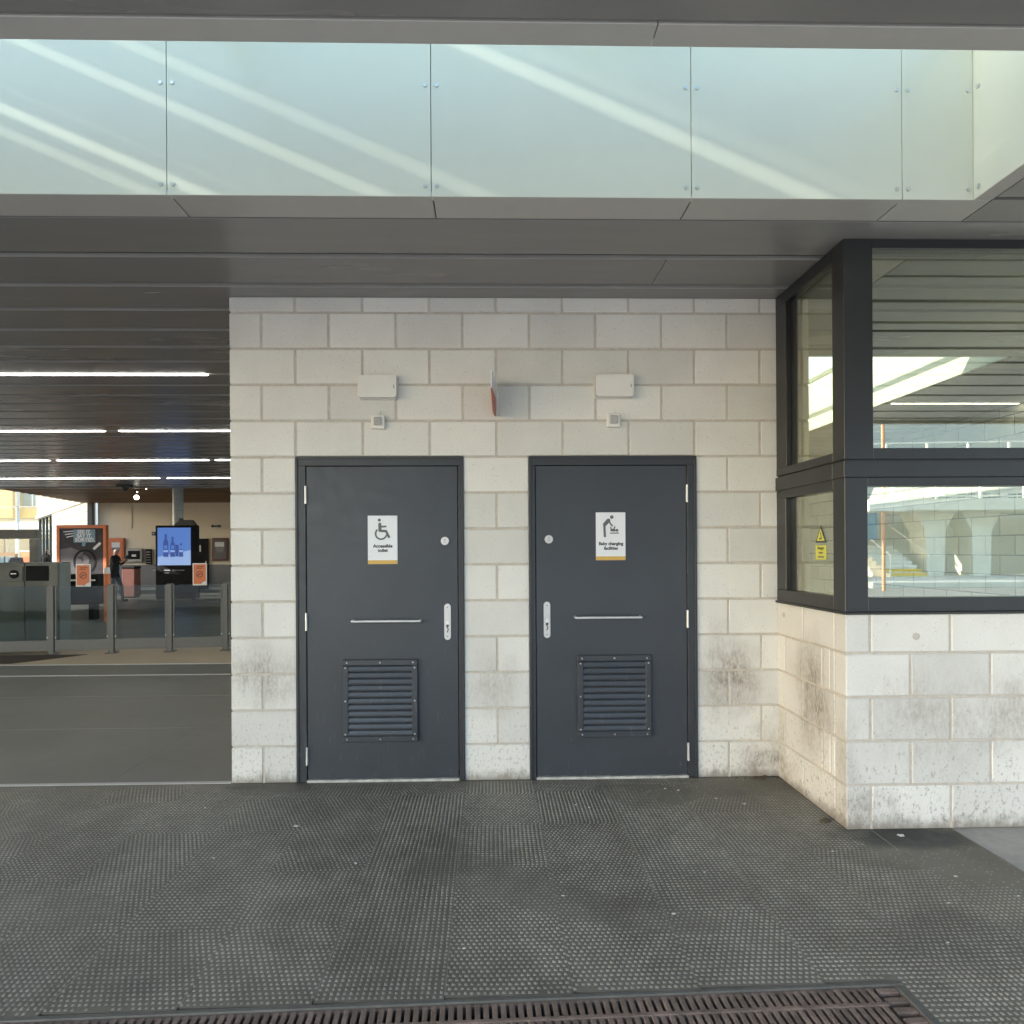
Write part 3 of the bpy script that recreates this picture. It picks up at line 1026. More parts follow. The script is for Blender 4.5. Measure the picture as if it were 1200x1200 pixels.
    for (sx, sz) in ((vx0 + .028, vz1 - h), (xm, vz1 - h), (vx1 - .028, vz1 - h), (vx0 + .028, vz0 + h), (xm, vz0 + h), (vx1 - .028, vz0 + h),
                     (vx0 + h, vz1 - .050), (vx0 + h, zm), (vx0 + h, vz0 + .050), (vx1 - h, vz1 - .050), (vx1 - h, zm), (vx1 - h, vz0 + .050)):
        MB().cyl((sx, -0.0285, sz), (sx, -0.023, sz), 0.0042, 10, 0.0060).build('screw', 'steel', v, L)
    if which == 1:
        sign_plate(t, L, -0.754, -0.570, 1.356, 1.658, 1)
    else:
        sign_plate(t, L, 0.671, 0.857, 1.372, 1.672, 2)
    return t


door(1, D1[0], D1[1], -1.134, -0.196, True, 'left dark grey steel door with a white wheelchair sign and a louvred vent', 'toilet_door')
door(2, D2[0], D2[1], 0.294, 1.244, False, 'right dark grey steel door with a white baby changing sign and a louvred vent', 'baby_changing_door')

# ------------------------------------------------------------------ small fittings on the wall


def rrect(x0, x1, z0, z1, r, n=5):
    pts = []
    for cx, cz, a0 in ((x1 - r, z1 - r, 0), (x0 + r, z1 - r, 90), (x0 + r, z0 + r, 180), (x1 - r, z0 + r, 270)):
        for q in range(n + 1):
            a = R(a0 + 90 * q / n)
            pts.append((cx + r * math.cos(a), cz + r * math.sin(a)))
    return pts


def emergency_light(cx, cz, label):
    t = thing('emergency_light', label, 'emergency light', (cx, 0, cz), 0, 'bulkhead lights above the doors')
    w, h = 0.124, 0.074
    MB().prism(rrect(-w, w, -h, h, 0.022), 'y', -0.030, 0.004).build('base', 'white_plastic', t)
    MB().prism(rrect(-w + 0.003, w - 0.003, -h + 0.003, h - 0.003, 0.020), 'y', -0.034, -0.029).build('seal', 'grey_plastic', t)
    MB().prism(rrect(-w + 0.006, w - 0.006, -h + 0.006, h - 0.006, 0.018), 'y', -0.052, -0.033).build('diffuser', 'white_plastic', t)
    MB().disc((w - 0.022, -0.006), 0.004, -0.0528, -0.050).disc((w - 0.022, 0.006), 0.003, -0.0528, -0.050).build('indicator', 'dark_plastic', t)


emergency_light(-0.683, 2.452, 'white bulkhead light on the blocks above the accessible toilet door')
emergency_light(0.786, 2.457, 'white bulkhead light on the blocks above the baby changing door')


def sensor(cx, cz, label):
    t = thing('sensor_box', label, 'sensor', (cx, 0, cz), 0, 'small sensor boxes under the bulkhead lights')
    MB().box(-0.042, 0.042, -0.028, 0.004, -0.042, 0.042, 0.005, 2).build('case', 'white_plastic', t)
    MB().box(-0.024, 0.024, -0.040, -0.027, -0.022, 0.030, 0.008, 2).build('lens', 'grey_plastic', t)
    MB().cyl((0.008, -0.008, 0.040), (0.008, -0.008, 0.072), 0.004, 8).build('cable', 'white_plastic', t)


sensor(-0.685, 2.237, 'small white sensor box with a grey lens above the accessible toilet door')
sensor(0.784, 2.246, 'small white sensor box with a grey lens above the baby changing door')

t = thing('projecting_sign', 'thin white and red sign projecting edge-on from the wall between the doors', 'sign', (0.044, 0, 2.38), R(-5.5))
MB().box(-0.004, 0.004, -0.26, -0.012, 0.01, 0.115, 0.001).build('white_blade', 'sign_white', t)
MB().prism([(-0.012, 0.0095), (-0.26, 0.0095), (-0.16, -0.105), (-0.012, -0.105)], 'x', -0.0038, 0.0038).build('red_blade', 'sign_red', t)
MB().box(0.006, 0.026, -0.030, 0.0, -0.10, 0.05, 0.002).build('bracket', 'white_plastic', t)

# ------------------------------------------------------------------ the low block wall and window of the corner bay
BX, BY, BZ = 1.82, -0.755, 1.098
BXR = 6.0
bay = thing('low_block_wall', 'low pale block wall under the corner window', 'wall', (BX, BY, 0))
L = Vector((BX, BY, 0))
MB().box(BX + 0.0055, BXR, BY + 0.004, BY + 0.098, 0, BZ).box(BX + 0.0055, BX + 0.098, BY + 0.099, 0.001, 0, BZ - 0.001).build('mortar', 'mortar', bay, L)
for k in range(5):
    z0 = k * COURSE + J / 2 if k else 0.0
    z1 = min((k + 1) * COURSE - J / 2, BZ)
    jo = joints(1.947 if k % 2 == 0 else 2.155, BX, BXR)
    x_start = BX
    for l, r in cut_spans(x_start, BXR, jo):
        block_obj(bay, 'block', 'block', (l + r) / 2 - L.x, 0.05 + random.uniform(-.0008, .0008), (z0 + z1) / 2, r - l, 0.10, z1 - z0)
    js = [-0.318] if k % 2 == 0 else [-0.096, -0.528, -0.605]
    for l, r in cut_spans(BY + 0.11, -0.002, js):
        block_obj(bay, 'block', 'block', 0.05 + random.uniform(-.0008, .0008), (l + r) / 2 - L.y, (z0 + z1) / 2, 0.10, r - l, z1 - z0)

MB().cyl((2.185, BY - 0.0015, 0.985), (2.185, BY + 0.01, 0.985), 0.019, 14).build('filled_hole', 'mortar', bay, L)
MB().cyl((BX - 0.0015, -0.085, 1.03), (BX + 0.01, -0.085, 1.03), 0.017, 14).build('filled_hole', 'mortar', bay, L)

win = thing('corner_window', 'dark grey framed corner window of two tall and two low panes beside the doors', 'window', (BX, BY, BZ))
L = Vector((BX, BY, BZ))
fr = 'window_frame'
FX = BX - 0.004
FY = BY - 0.004


def F(name, x0, x1, y0, y1, z0, z1, bv=0.002):
    return B(name, fr, win, x0, x1, y0, y1, z0, z1, bv, 1, L)


F('sill', BX - 0.014, BXR, BY - 0.014, 0.0 - 0.002, BZ + 0.001, BZ + 0.014)
# lower storey, front and side
F('corner_post', FX, 1.935, FY, BY + 0.105, BZ + 0.0145, 1.800)
F('bottom_rail', 1.936, BXR, FY + 0.001, BY + 0.10, BZ + 0.0145, 1.184)
F('bottom_rail', FX + 0.001, BX + 0.10, BY + 0.106, -0.003, BZ + 0.0145, 1.184)
F('middle_rail', 1.936, BXR, FY + 0.001, BY + 0.10, 1.757, 1.800)
F('middle_rail', FX + 0.001, BX + 0.10, BY + 0.106, -0.003, 1.748, 1.800)
F('jamb', FX + 0.002, BX + 0.10, -0.122, -0.003, 1.1845, 1.7475)
F('reveal_bead', BX + 0.028, BX + 0.06, -0.200, -0.1225, 1.1845, 1.7475)
# transom band
F('transom', FX - 0.006, BXR, FY - 0.006, BY + 0.10, 1.8005, 1.882)
F('transom', FX - 0.006, BX + 0.10, BY + 0.1005, -0.003, 1.8005, 1.882)
F('shadow_gap', FX + 0.012, BXR, FY + 0.012, BY + 0.09, 1.8825, 1.892, 0)
F('shadow_gap', FX + 0.012, BX + 0.09, BY + 0.0905, -0.003, 1.8825, 1.892, 0)
# upper storey
F('corner_post', FX, 1.9665, FY, BY + 0.105, 1.8925, 3.018)
F('bottom_rail', 1.967, BXR, FY + 0.001, BY + 0.10, 1.8925, 1.950)
F('bottom_rail', FX + 0.001, BX + 0.10, BY + 0.106, -0.003, 1.8925, 1.940)
F('top_rail', 1.967, BXR, FY + 0.001, BY + 0.10, 2.972, 3.018)
F('top_rail', FX + 0.001, BX + 0.10, BY + 0.106, -0.003, 2.946, 3.018)
F('jamb', FX + 0.002, BX + 0.10, -0.135, -0.003, 1.9405, 2.9455)
F('reveal_bead', BX + 0.028, BX + 0.06, -0.215, -0.1355, 1.9405, 2.9455)
for xm in (3.55, 5.2):
    F('mullion', xm - 0.03, xm + 0.03, FY + 0.002, BY + 0.10, 1.1845, 1.7565)
    F('mullion', xm - 0.03, xm + 0.03, FY + 0.002, BY + 0.10, 1.9505, 2.9715)


def pane(x0, x1, y0, y1, z0, z1):
    return B('pane', 'window_glass', win, x0, x1, y0, y1, z0, z1, 0, 1, L)


for a, b in ((1.936, 3.519), (3.581, 5.169), (5.231, BXR)):
    pane(a, b, BY + 0.030, BY + 0.034, 1.185, 1.7565)
    pane(max(a, 1.968), b, BY + 0.030, BY + 0.034, 1.951, 2.9715)
lower_side = pane(BX + 0.030, BX + 0.034, BY + 0.106, -0.123, 1.185, 1.747)
pane(BX + 0.030, BX + 0.034, BY + 0.106, -0.136, 1.941, 2.945)
# yellow warning sticker on the low side pane
sx = BX + 0.0285
st = MB().prism([(-0.522, 1.375), (-0.412, 1.375), (-0.412, 1.455), (-0.522, 1.455)], 'x', sx, sx + 0.001).build('warning_sticker', 'yellow_sticker', win, L)
st['label'] = 'yellow warning sticker with a black-edged triangle on the low side pane'
MB().prism([(-0.524, 1.470), (-0.410, 1.470), (-0.467, 1.566)], 'x', sx - 0.0004, sx + 0.001).build('triangle_edge', 'sign_ink', st, L)
MB().prism([(-0.508, 1.480), (-0.426, 1.480), (-0.467, 1.549)], 'x', sx - 0.0010, sx + 0.001).build('triangle_face', 'yellow_sticker', st, L)
MB().stroke([(-0.455, 1.492), (-0.476, 1.494), (-0.470, 1.51), (-0.467, 1.525)], 0.007, sx - 0.0016, sx, 'x').build('hand_symbol', 'sign_ink', st, L)
text('lettering', 'Danger', 0.023, 'sign_ink', st, Vector((sx - 0.0010, -0.467, 1.440)) - L, (R(90), 0, R(-90)), 0.0003)
MB().stroke([(-0.485, 1.414), (-0.449, 1.414)], 0.009, sx - 0.0008, sx, 'x').stroke([(-0.495, 1.391), (-0.439, 1.391)], 0.009, sx - 0.0009, sx, 'x').build('print', 'sign_ink_grey', st, L)

# the room behind the window
room = struct_empty('office_room')
B('room_floor', 'concrete', room, BX + 0.11, 5.9, BY + 0.11, 8.5, -0.155, 0.002)
B('left_wall', 'block_inside', room, 2.0, 2.032, 0.101, 8.5, 0.0, 3.015)
B('back_wall', 'block_inside', room, 2.04, 6.0, 8.5, 8.6, 0.0, 0.6)
B('added_back_glazing', 'clear_glass', room, 2.04, 6.0, 8.54, 8.55, 0.601, 3.015)  # unseen glazed end, added to let daylight brighten the room
for q in range(5):
    B('added_back_mullion', 'window_frame', room, 2.04 + q * 0.97, 2.10 + q * 0.97, 8.5, 8.6, 0.601, 3.014)
inw = thing('inner_block_wall', 'inside block wall of the office seen through the corner window', 'wall', (5.85, 0, 0))
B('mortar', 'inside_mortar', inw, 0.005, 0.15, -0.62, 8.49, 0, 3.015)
for k in range(14):
    z0, z1 = k * COURSE + 0.007, min(3.014, (k + 1) * COURSE - 0.007)
    off = 0.0 if k % 2 else 0.208
    for l, r in cut_spans(-0.63, 8.48, [-0.63 + off + 0.4165 * q for q in range(1, 23)]):
        block_obj(inw, 'block', 'block_inside', 0.05, (l + r) / 2, (z0 + z1) / 2, 0.10, r - l, z1 - z0)
bl = thing('station_building', 'plain pale wing of the station building to the right of the corner window', 'building', (6.1, BY, 0))
B('wall', 'hall_wall_pale', bl, 6.0, 13, BY, BY + 0.2, 0.0, 3.01, 0, 1, (6.1, BY, 0))
B('side_wall', 'hall_wall_pale', bl, 12.8, 13, BY + 0.21, 9, 0.0, 3.01, 0, 1, (6.1, BY, 0))

# ------------------------------------------------------------------ glass barrier across the concourse
P0, P3 = Vector((-6.17, 5.02, 0)), Vector((-3.87, 5.29, 0))
ang = math.atan2(P3.y - P0.y, P3.x - P0.x)
bar = thing('glass_barrier', 'waist high grey steel and glass barrier across the concourse left of the block wall', 'barrier', P0, ang)
S = [-2.4, -1.6, -0.80, 0.0, 0.785, 1.565, 2.33, 3.11, 3.89]
for i, s in enumerate(S):
    p = MB().box(s - 0.038, s + 0.038, -0.035, 0.035, 0.012, 0.985, 0.006).build('post', 'gate_metal', bar)
    MB().box(s - 0.07, s + 0.07, -0.07, 0.07, 0.003, 0.014, 0.003).build('foot', 'dark_metal', p)
    if i + 1 < len(S):
        a, b = s + 0.042, S[i + 1] - 0.042
        B('kick_rail', 'gate_metal', bar, a, b, -0.018, 0.018, 0.055, 0.205, 0.003)
        for q in (a, b - 0.022):
            B('stile', 'gate_metal', bar, q, q + 0.022, -0.016, 0.016, 0.207, 0.965, 0.003)
        B('pane', 'barrier_glass', bar, a + 0.023, b - 0.023, -0.006, 0.004, 0.207, 0.965)
        for q in (a + 0.011, b - 0.011):
            MB().cyl((q, -0.022, 0.245), (q, -0.015, 0.245), 0.008, 8).build('bolt', 'bolt_steel', bar)


def notice(s, label):
    n = B('notice', 'poster_white', bar, s - 0.098, s + 0.098, -0.030, -0.022, 0.955, 1.275, 0.003)
    n['label'] = label
    MB().prism([(s - 0.083, 0.975), (s + 0.02, 0.975), (s + 0.04, 1.0), (s + 0.083, 1.02), (s + 0.083, 1.26), (s - 0.083, 1.26)], 'y', -0.0325, -0.029).build('orange_panel', 'orange', n)
    q = MB()
    ring = [(s + 0.042 * math.cos(R(a)), 1.115 + 0.042 * math.sin(R(a))) for a in range(0, 361, 24)]
    q.stroke(ring, 0.011, -0.0335, -0.031)
    q.stroke([(s - 0.02, 1.10), (s + 0.0, 1.125), (s + 0.02, 1.118)], 0.014, -0.0345, -0.031)
    q.stroke([(s - 0.035, 1.222), (s + 0.05, 1.225)], 0.012, -0.0340, -0.031).stroke([(s - 0.045, 1.2), (s + 0.03, 1.2)], 0.008, -0.0342, -0.031)
    q.build('symbol', 'red_brown', n)


notice(0.425, 'orange and white notice standing on the left glass panel')
notice(1.985, 'orange and white notice standing on the right glass panel')

# ticket gate cabinets behind the barrier
for i, (x0, x1) in enumerate(((-7.25, -6.79), (-6.785, -6.30))):
    t = thing('ticket_gate', ('grey ticket gate cabinet with a round reader at the left edge' if i == 0 else 'plain grey ticket gate cabinet right beside the one with the round reader'),
              'ticket gate', ((x0 + x1) / 2, 5.35, 0), 0.02, 'ticket gate cabinets')
    hw = (x1 - x0) / 2
    B('cabinet', 'gate_cabinet', t, -hw, hw, 0, 0.28, 0.01, 1.30, 0.015, 2)
    B('kick_plate', 'dark_metal', t, -hw + 0.01, hw - 0.01, -0.006, 0.0, 0.012, 0.12)
    if i == 0:
        B('reader_panel', 'gate_cabinet', t, -0.02, hw - 0.02, -0.012, -0.0005, 1.02, 1.24, 0.004)
        MB().cyl((0.09, -0.028, 1.13), (0.09, -0.010, 1.13), 0.062, 24).build('reader', 'black', t)
        MB().box(0.05, 0.13, -0.031, -0.027, 1.128, 1.145, 0.003).build('reader_light', 'poster_white', t)
    else:
        B('black_panel', 'black', t, -hw + 0.02, hw - 0.14, -0.008, -0.0005, 1.03, 1.25, 0.004)
t = thing('gate_portal', 'dark metal portal frame over the ticket gates at the left edge', 'gate frame', (-7.1, 6.0, 0))
B('lintel', 'dark_metal', t, -2.2, 0.06, -0.05, 0.05, 1.66, 1.80, 0.004)
B('post', 'dark_metal', t, -0.06, 0.06, -0.045, 0.045, 0.01, 1.655, 0.004)
B('post', 'dark_metal', t, -2.19, -2.08, -0.045, 0.045, 0.01, 1.655, 0.004)
B('pane', 'clear_glass', t, -2.075, -0.065, -0.006, 0.006, 1.30, 1.655)
# low dark counters and orange end post further in
t = thing('queue_rail', 'dark low counter with a steel handrail in front of the orange framed poster', 'counter', (-8.3, 9.6, 0))
B('counter', 'black', t, -1.35, 0.05, -0.2, 0.2, 0.35, 0.98, 0.01)
B('leg', 'black', t, -1.0, -0.9, -0.1, 0.1, 0.01, 0.349)
B('leg', 'black', t, -0.2, -0.1, -0.1, 0.1, 0.01, 0.349)
MB().cyl((-1.3, -0.26, 0.86), (0.03, -0.26, 0.86), 0.02, 10).build('handrail', 'steel', t)
t = thing('orange_bollard', 'orange gate post with a white cap in front of the walking person', 'post', (-7.93, 9.2, 0))
MB().cyl((0, 0, 0.01), (0, 0, 1.02), 0.06, 14).build('shaft', 'orange', t)
MB().cyl((0, 0, 1.0), (0, 0, 1.13), 0.063, 14, 0.05).build('cap', 'poster_white', t)

# ------------------------------------------------------------------ the hall beyond
hb = thing('hall_back_wall', 'cream back wall of the hall with a grey dado, right of the dark column', 'wall', (-8, 20.15, 0))
L = hb.location.copy()
hx0 = -14.9
B('wall_face', 'hall_wall', hb, hx0, 1.2, 20.15, 20.4, 0.96, 5.2, 0, 1, L)
B('dado', 'dado', hb, hx0, 1.2, 20.135, 20.4, 0.10, 0.955, 0, 1, L)
B('skirting', 'pale_strip', hb, hx0, 1.2, 20.11, 20.4, 0.0, 0.098, 0, 1, L)
for x0, x1 in ((-14.3, -13.6), (-12.9, -11.9), (-10.6, -9.0)):
    B('wall_panel', 'hall_wall', hb, x0, x1, 20.128, 20.149, 2.35, 4.6, 0, 1, L)
# angled wall running back to the street glazing
A_, B_ = Vector((-15.0, 20.3, 0)), Vector((-26.2, 33.2, 0))
dv = (B_ - A_)
ln = dv.length
hd = thing('angled_hall_wall', 'white angled wall of the hall with a long ledge and a tall window, behind the orange poster', 'wall', A_, math.atan2(dv.y, dv.x))
B('wall_face', 'hall_wall_pale', hd, 0.3, ln * 0.62, -0.02, 0.25, 0, 3.40)
B('upper_wall', 'hall_wall_pale', hd, 0.0, ln, -0.02, 0.25, 3.62, 8.5)
B('ledge', 'hall_wall_pale', hd, 0.0, ln, -0.02, 0.32, 3.405, 3.615)
for q in range(7):
    B('board_joint', 'dado', hd, 0.3, ln * 0.62, 0.2505, 0.253, 1.0 + q * 0.34, 1.012 + q * 0.34)
for q in (0.25, 0.42, 0.62, 0.82):
    B('panel_joint', 'dado', hd, ln * q, ln * q + 0.03, 0.2505, 0.253, 3.63, 8.4)
B('window_pane', 'street_glass', hd, ln * 0.625, ln * 0.985, 0.1, 0.11, 0.1, 3.40)
for q in range(5):
    xx = ln * (0.63 + 0.088 * q)
    B('window_mullion', 'dark_metal', hd, xx, xx + 0.08, 0.05, 0.17, 0.0, 3.40)
cl = thing('dark_column', 'slim dark grey column where the cream and the white hall walls meet', 'column', (-15.05, 20.0, 0))
B('shaft', 'dark_metal', cl, -0.09, 0.09, -0.09, 0.09, 0.0, 5.0, 0.008)
B('base_plate', 'dark_metal', cl, -0.14, 0.14, -0.14, 0.14, 0.0, 0.02)
# timber slat ceiling of the hall
tc = struct_empty('timber_ceiling', (0, 16, 3.5))
for i in range(26):
    yy = CEIL_END + 0.25 + i * 0.33
    zz = 3.60 - 0.011 * i
    B('timber_slat', 'timber', tc, -15.4, 0.8, yy, yy + 0.19, zz, zz + 0.09, 0, 1, (0, 16, 3.5))
B('timber_deck', 'roof_dark', tc, -15.4, 1.0, CEIL_END + 0.06, 20.4, 3.85, 4.0, 0, 1, (0, 16, 3.5))
sb = MB().prism([(-15.45, CEIL_END + 0.1), (-15.41, CEIL_END + 0.1), (-15.41, 20.4), (-15.45, 20.4)], 'z', 3.45, 5.2)
tag(sb.build('ceiling_edge_beam', 'hall_wall_pale'), kind='structure')
cn = thing('round_column', 'round pale grey-blue column rising behind the blue screen', 'column', (-9.82, 16.0, 0))
MB().cyl((0, 0, 0.0), (0, 0, 3.58), 0.155, 28).build('shaft', 'column_paint', cn, smooth=False)
for z in (1.95, 2.35, 2.75, 3.1):
    MB().cyl((0, 0, z), (0, 0, z + 0.012), 0.1575, 28).build('band', 'grey_plastic', cn)
MB().box(0.10, 0.2, -0.16, -0.05, 2.32, 2.50, 0.01).build('bracket', 'dark_metal', cn)
# pendant and spot lamps
for i, (x, y, z, r, lb) in enumerate(((-9.55, 13.2, 2.93, 0.062, 'round glowing pendant lamp under the timber ceiling'), (-11.2, 16.2, 3.36, 0.016, 'tiny lit spotlight left of the pendant, lowest of three'),
                                      (-10.7, 15.8, 3.42, 0.016, 'tiny lit spotlight in the middle of the three near the pendant'), (-10.1, 15.2, 3.45, 0.016, 'tiny lit spotlight above the pendant, highest of three'))):
    t = thing('pendant_lamp' if i == 0 else 'spot_lamp', lb, 'lamp', (x, y, z), 0, None if i == 0 else 'hall spotlights')
    MB().sphere((0, 0, 0), r, 14).build('globe', 'pendant_light', t)
    MB().cyl((0, 0, r * 0.95), (0, 0, 3.55 - z), 0.006 if i == 0 else 0.02, 8).build('stem', 'dark_metal', t)
# security cameras under the ceiling edge
for x, y, lb in ((-8.55, 10.9, 'dark security camera under the ceiling edge above the orange poster'), (-4.95, 11.0, 'small grey dome camera under the ceiling edge beside the block wall'),
                 (-5.9, 11.0, 'dark speaker under the ceiling edge right of the round column')):
    t = thing('security_camera', lb, 'camera', (x, y, CZ - 0.002), 0, 'fittings under the ceiling edge')
    MB().box(-0.16, 0.16, -0.08, 0.08, -0.05, 0.0, 0.01).build('mount', 'dark_metal', t)
    MB().sphere((0.02, 0, -0.07), 0.075, 14).build('dome', 'grey_plastic' if x > -5 else 'dark_plastic', t)

# ------------------------------------------------------------------ poster stand and blue screen
t = thing('poster_stand', 'orange framed poster stand with a dark picture of a wheel and a blue speech bubble', 'poster', (-13.70, 17.4, 0), 0.0)
W, H0, H1 = 0.83, 0.42, 2.37
for a, b, c, d in ((-W, -W + 0.11, H0, H1 - 0.111), (W - 0.11, W, H0, H1 - 0.111), (-W, W, H1 - 0.11, H1)):
    B('frame', 'orange', t, a, b, -0.07, 0.07, c, d, 0.01)
B('frame_bottom', 'black', t, -W, W, -0.065, 0.065, H0 - 0.12, H0 - 0.001, 0.01)
pp = B('picture', 'poster_dark', t, -W + 0.112, W - 0.112, -0.05, 0.05, H0, H1 - 0.112)
MB().prism([(-W + 0.12, H0 + 0.3), (-0.12, H0 + 0.3), (0.05, 1.45), (-0.35, 1.62), (-W + 0.12, 1.55)], 'y', -0.053, -0.049).build('grey_shape', 'poster_grey', pp)
wr = [(0.10 + 0.35 * math.cos(R(a)), 1.14 + 0.38 * math.sin(R(a))) for a in range(0, 361, 20)]
MB().stroke(wr, 0.06, -0.060, -0.052).build('wheel_rim', 'black', pp)
MB().disc((0.06, 1.16), 0.2, -0.058, -0.052, 'y', 18).build('wheel_hub', 'poster_grey', pp)
MB().stroke([(-0.08, 1.27), (0.05, 1.2)], 0.05, -0.062, -0.057).stroke([(0.0, 1.3), (0.02, 1.15)], 0.05, -0.0625, -0.057).build('hub_spokes', 'poster_dark', pp)
MB().stroke([(0.42, 1.58), (0.60, 1.74)], 0.09, -0.056, -0.05).build('white_mark', 'poster_white', pp)
for q in range(3):
    MB().stroke([(-0.60 + 0.05 * q, 2.14 - 0.09 * q), (-0.26, 2.17 - 0.08 * q)], 0.025, -0.056, -0.05, caps=False).build('streak', 'poster_white', pp)
bb = MB().prism([(-0.26, 1.78), (0.02, 1.78), (0.02, 1.66), (0.12, 1.66), (0.14, 1.78), (0.46, 1.78), (0.46, 2.22), (-0.26, 2.22)], 'y', -0.060, -0.052).build('speech_bubble', 'poster_blue', pp)
for q, body in enumerate(('SEE IT.', 'SAY IT.', 'SORTED.')):
    text('lettering', body, 0.165, 'poster_white', bb, (0.10 if q < 2 else 0.12, -0.062, 2.135 - 0.135 * q), bold=0.006, ext=0.002)
for x in (-0.45, 0.45):
    B('leg', 'dark_metal', t, x - 0.06, x + 0.06, -0.05, 0.05, 0.0, H0 - 0.121)

t = thing('digital_screen', 'tall black advertising screen glowing blue with bottles, in front of the round column', 'screen', (-9.40, 14.9, 0), 0.0)
W = 0.555
B('case', 'black', t, -W, W + 0.10, 0.0, 0.22, 0.05, 2.24, 0.02)
B('base', 'dark_metal', t, -W + 0.05, W - 0.05, 0.0, 0.22, 0.0, 0.049)
MB().prism([(-0.02, 2.242), (W + 0.06, 2.242), (W - 0.06, 2.40), (0.16, 2.40)], 'y', 0.02, 0.2).build('hood', 'dark_metal', t)
dsp = B('display', 'screen_blue', t, -W + 0.07, W - 0.06, -0.006, -0.0005, 1.05, 2.17)
MB().prism([(-W + 0.07, 1.05), (W - 0.06, 1.05), (W - 0.06, 1.5), (-W + 0.07, 1.3)], 'y', -0.0075, -0.0062).build('pale_glow', 'screen_pale', dsp)


def bottle(x, w, z1):
    MB().prism([(x - w, 1.30), (x + w, 1.30), (x + w, z1 - 0.24), (x + w * 0.45, z1 - 0.14), (x + w * 0.45, z1), (x - w * 0.45, z1), (x - w * 0.45, z1 - 0.14), (x - w, z1 - 0.24)], 'y', -0.010, -0.0076).build('bottle_picture', 'screen_navy', dsp)
    B('label_picture', 'screen_pale', dsp, x - w * 0.9, x + w * 0.9, -0.012, -0.0105, 1.44, 1.50)
    B('label_picture', 'screen_blue', dsp, x - w * 0.6, x + w * 0.6, -0.012, -0.0105, 1.54, 1.64)


bottle(-0.24, 0.075, 1.98)
bottle(-0.04, 0.07, 1.90)
bottle(0.21, 0.06, 1.70)
B('carton_picture', 'screen_navy', dsp, 0.04, 0.14, -0.010, -0.0078, 1.31, 1.66)
lowp = B('lower_panel', 'black', t, -W + 0.07, W - 0.06, -0.005, -0.0005, 0.15, 1.03)
MB().stroke([(-0.3, 0.9), (-0.12, 0.9)], 0.03, -0.0075, -0.005, caps=False).stroke([(-0.05, 0.9), (0.3, 0.9)], 0.02, -0.0075, -0.005, caps=False).stroke([(-0.3, 0.82), (-0.16, 0.82)], 0.02, -0.0075, -0.005, caps=False).build('print', 'grey_plastic', lowp)

# things on and before the back wall
def wall_poster(x0, x1, z0, z1, label, frame, face):
    t = thing('wall_poster', label, 'poster', ((x0 + x1) / 2, 20.12, z0), 0, 'small posters on the hall wall')
    L = t.location.copy()
    B('frame', frame, t, x0, x1, 20.06, 20.125, z0, z1, 0.01, 1, L)
    p = B('picture', face, t, x0 + 0.06, x1 - 0.06, 20.05, 20.0595, z0 + 0.07, z1 - 0.07, 0, 1, L)
    MB().box(x0 + 0.12, x1 - 0.14, 20.043, 20.0495, z0 + 0.62 * (z1 - z0), z0 + 0.82 * (z1 - z0), 0.002).build('pale_block', 'poster_white', p, L)
    MB().disc(((x0 + x1) / 2, z0 + 0.55 * (z1 - z0)), 0.16, 20.045, 20.0495, 'y', 14).build('dark_round', 'dado', p, L)


wall_poster(-14.44, -13.87, 1.05, 1.99, 'orange poster on the hall wall behind the walking person', 'orange', 'orange')
wall_poster(-10.55, -9.95, 1.10, 1.97, 'brown framed grey poster on the hall wall right of the black door', 'red_brown', 'poster_grey')
t = thing('cash_machine', 'pale cash machine with a dark screen set in the hall wall', 'cash machine', (-13.48, 20.12, 1.07))
L = t.location.copy()
B('surround', 'grey_plastic', t, -13.77, -13.19, 20.05, 20.125, 1.06, 1.60, 0.01, 1, L)
B('screen', 'black', t, -13.70, -13.26, 20.04, 20.0495, 1.18, 1.50, 0, 1, L)
B('lit_mark', 'poster_white', t, -13.56, -13.40, 20.034, 20.0395, 1.28, 1.36, 0, 1, L)
t = thing('leaflet_rack', 'narrow black leaflet rack on the hall wall beside the cash machine', 'rack', (-12.95, 20.1, 0.95))
L = t.location.copy()
B('back', 'black', t, -13.06, -12.84, 20.07, 20.125, 0.98, 1.56, 0, 1, L)
for q in range(5):
    B('leaflet_shelf', 'grey_plastic', t, -13.03, -12.87, 20.03, 20.068, 1.04 + q * 0.1, 1.06 + q * 0.1, 0, 1, L)
t = thing('hall_door', 'black door in the hall wall right of the blue screen', 'door', (-10.95, 20.12, 0))
L = t.location.copy()
B('leaf', 'black', t, -11.20, -10.71, 20.08, 20.125, 0.02, 1.95, 0.004, 1, L)
B('paper_notice', 'poster_white', t, -11.10, -10.98, 20.072, 20.0795, 1.45, 1.70, 0, 1, L)
B('handle', 'steel', t, -10.80, -10.77, 20.05, 20.0795, 0.95, 1.10, 0, 1, L)
t = thing('twin_spot', 'small dark twin emergency spot on the hall wall above the framed poster', 'lamp', (-10.4, 20.1, 2.42))
MB().box(-0.16, 0.16, -0.05, 0.03, -0.03, 0.03, 0.005).build('bar', 'dark_metal', t)
for q in (-0.12, 0.12):
    MB().sphere((q, -0.07, 0), 0.05, 10).build('spot', 'dark_metal', t)
t = thing('alarm_box', 'tiny dark box on the hall wall above the cash machine', 'box', (-12.75, 20.1, 2.15))
MB().box(-0.07, 0.07, -0.05, 0.04, -0.07, 0.07, 0.01).build('case', 'dark_metal', t)
MB().disc((0, 0), 0.03, -0.058, -0.049).build('lens', 'grey_plastic', t)
t = thing('waste_bin', 'dark red waste bin behind the walking person', 'bin', (-11.4, 16.2, 0))
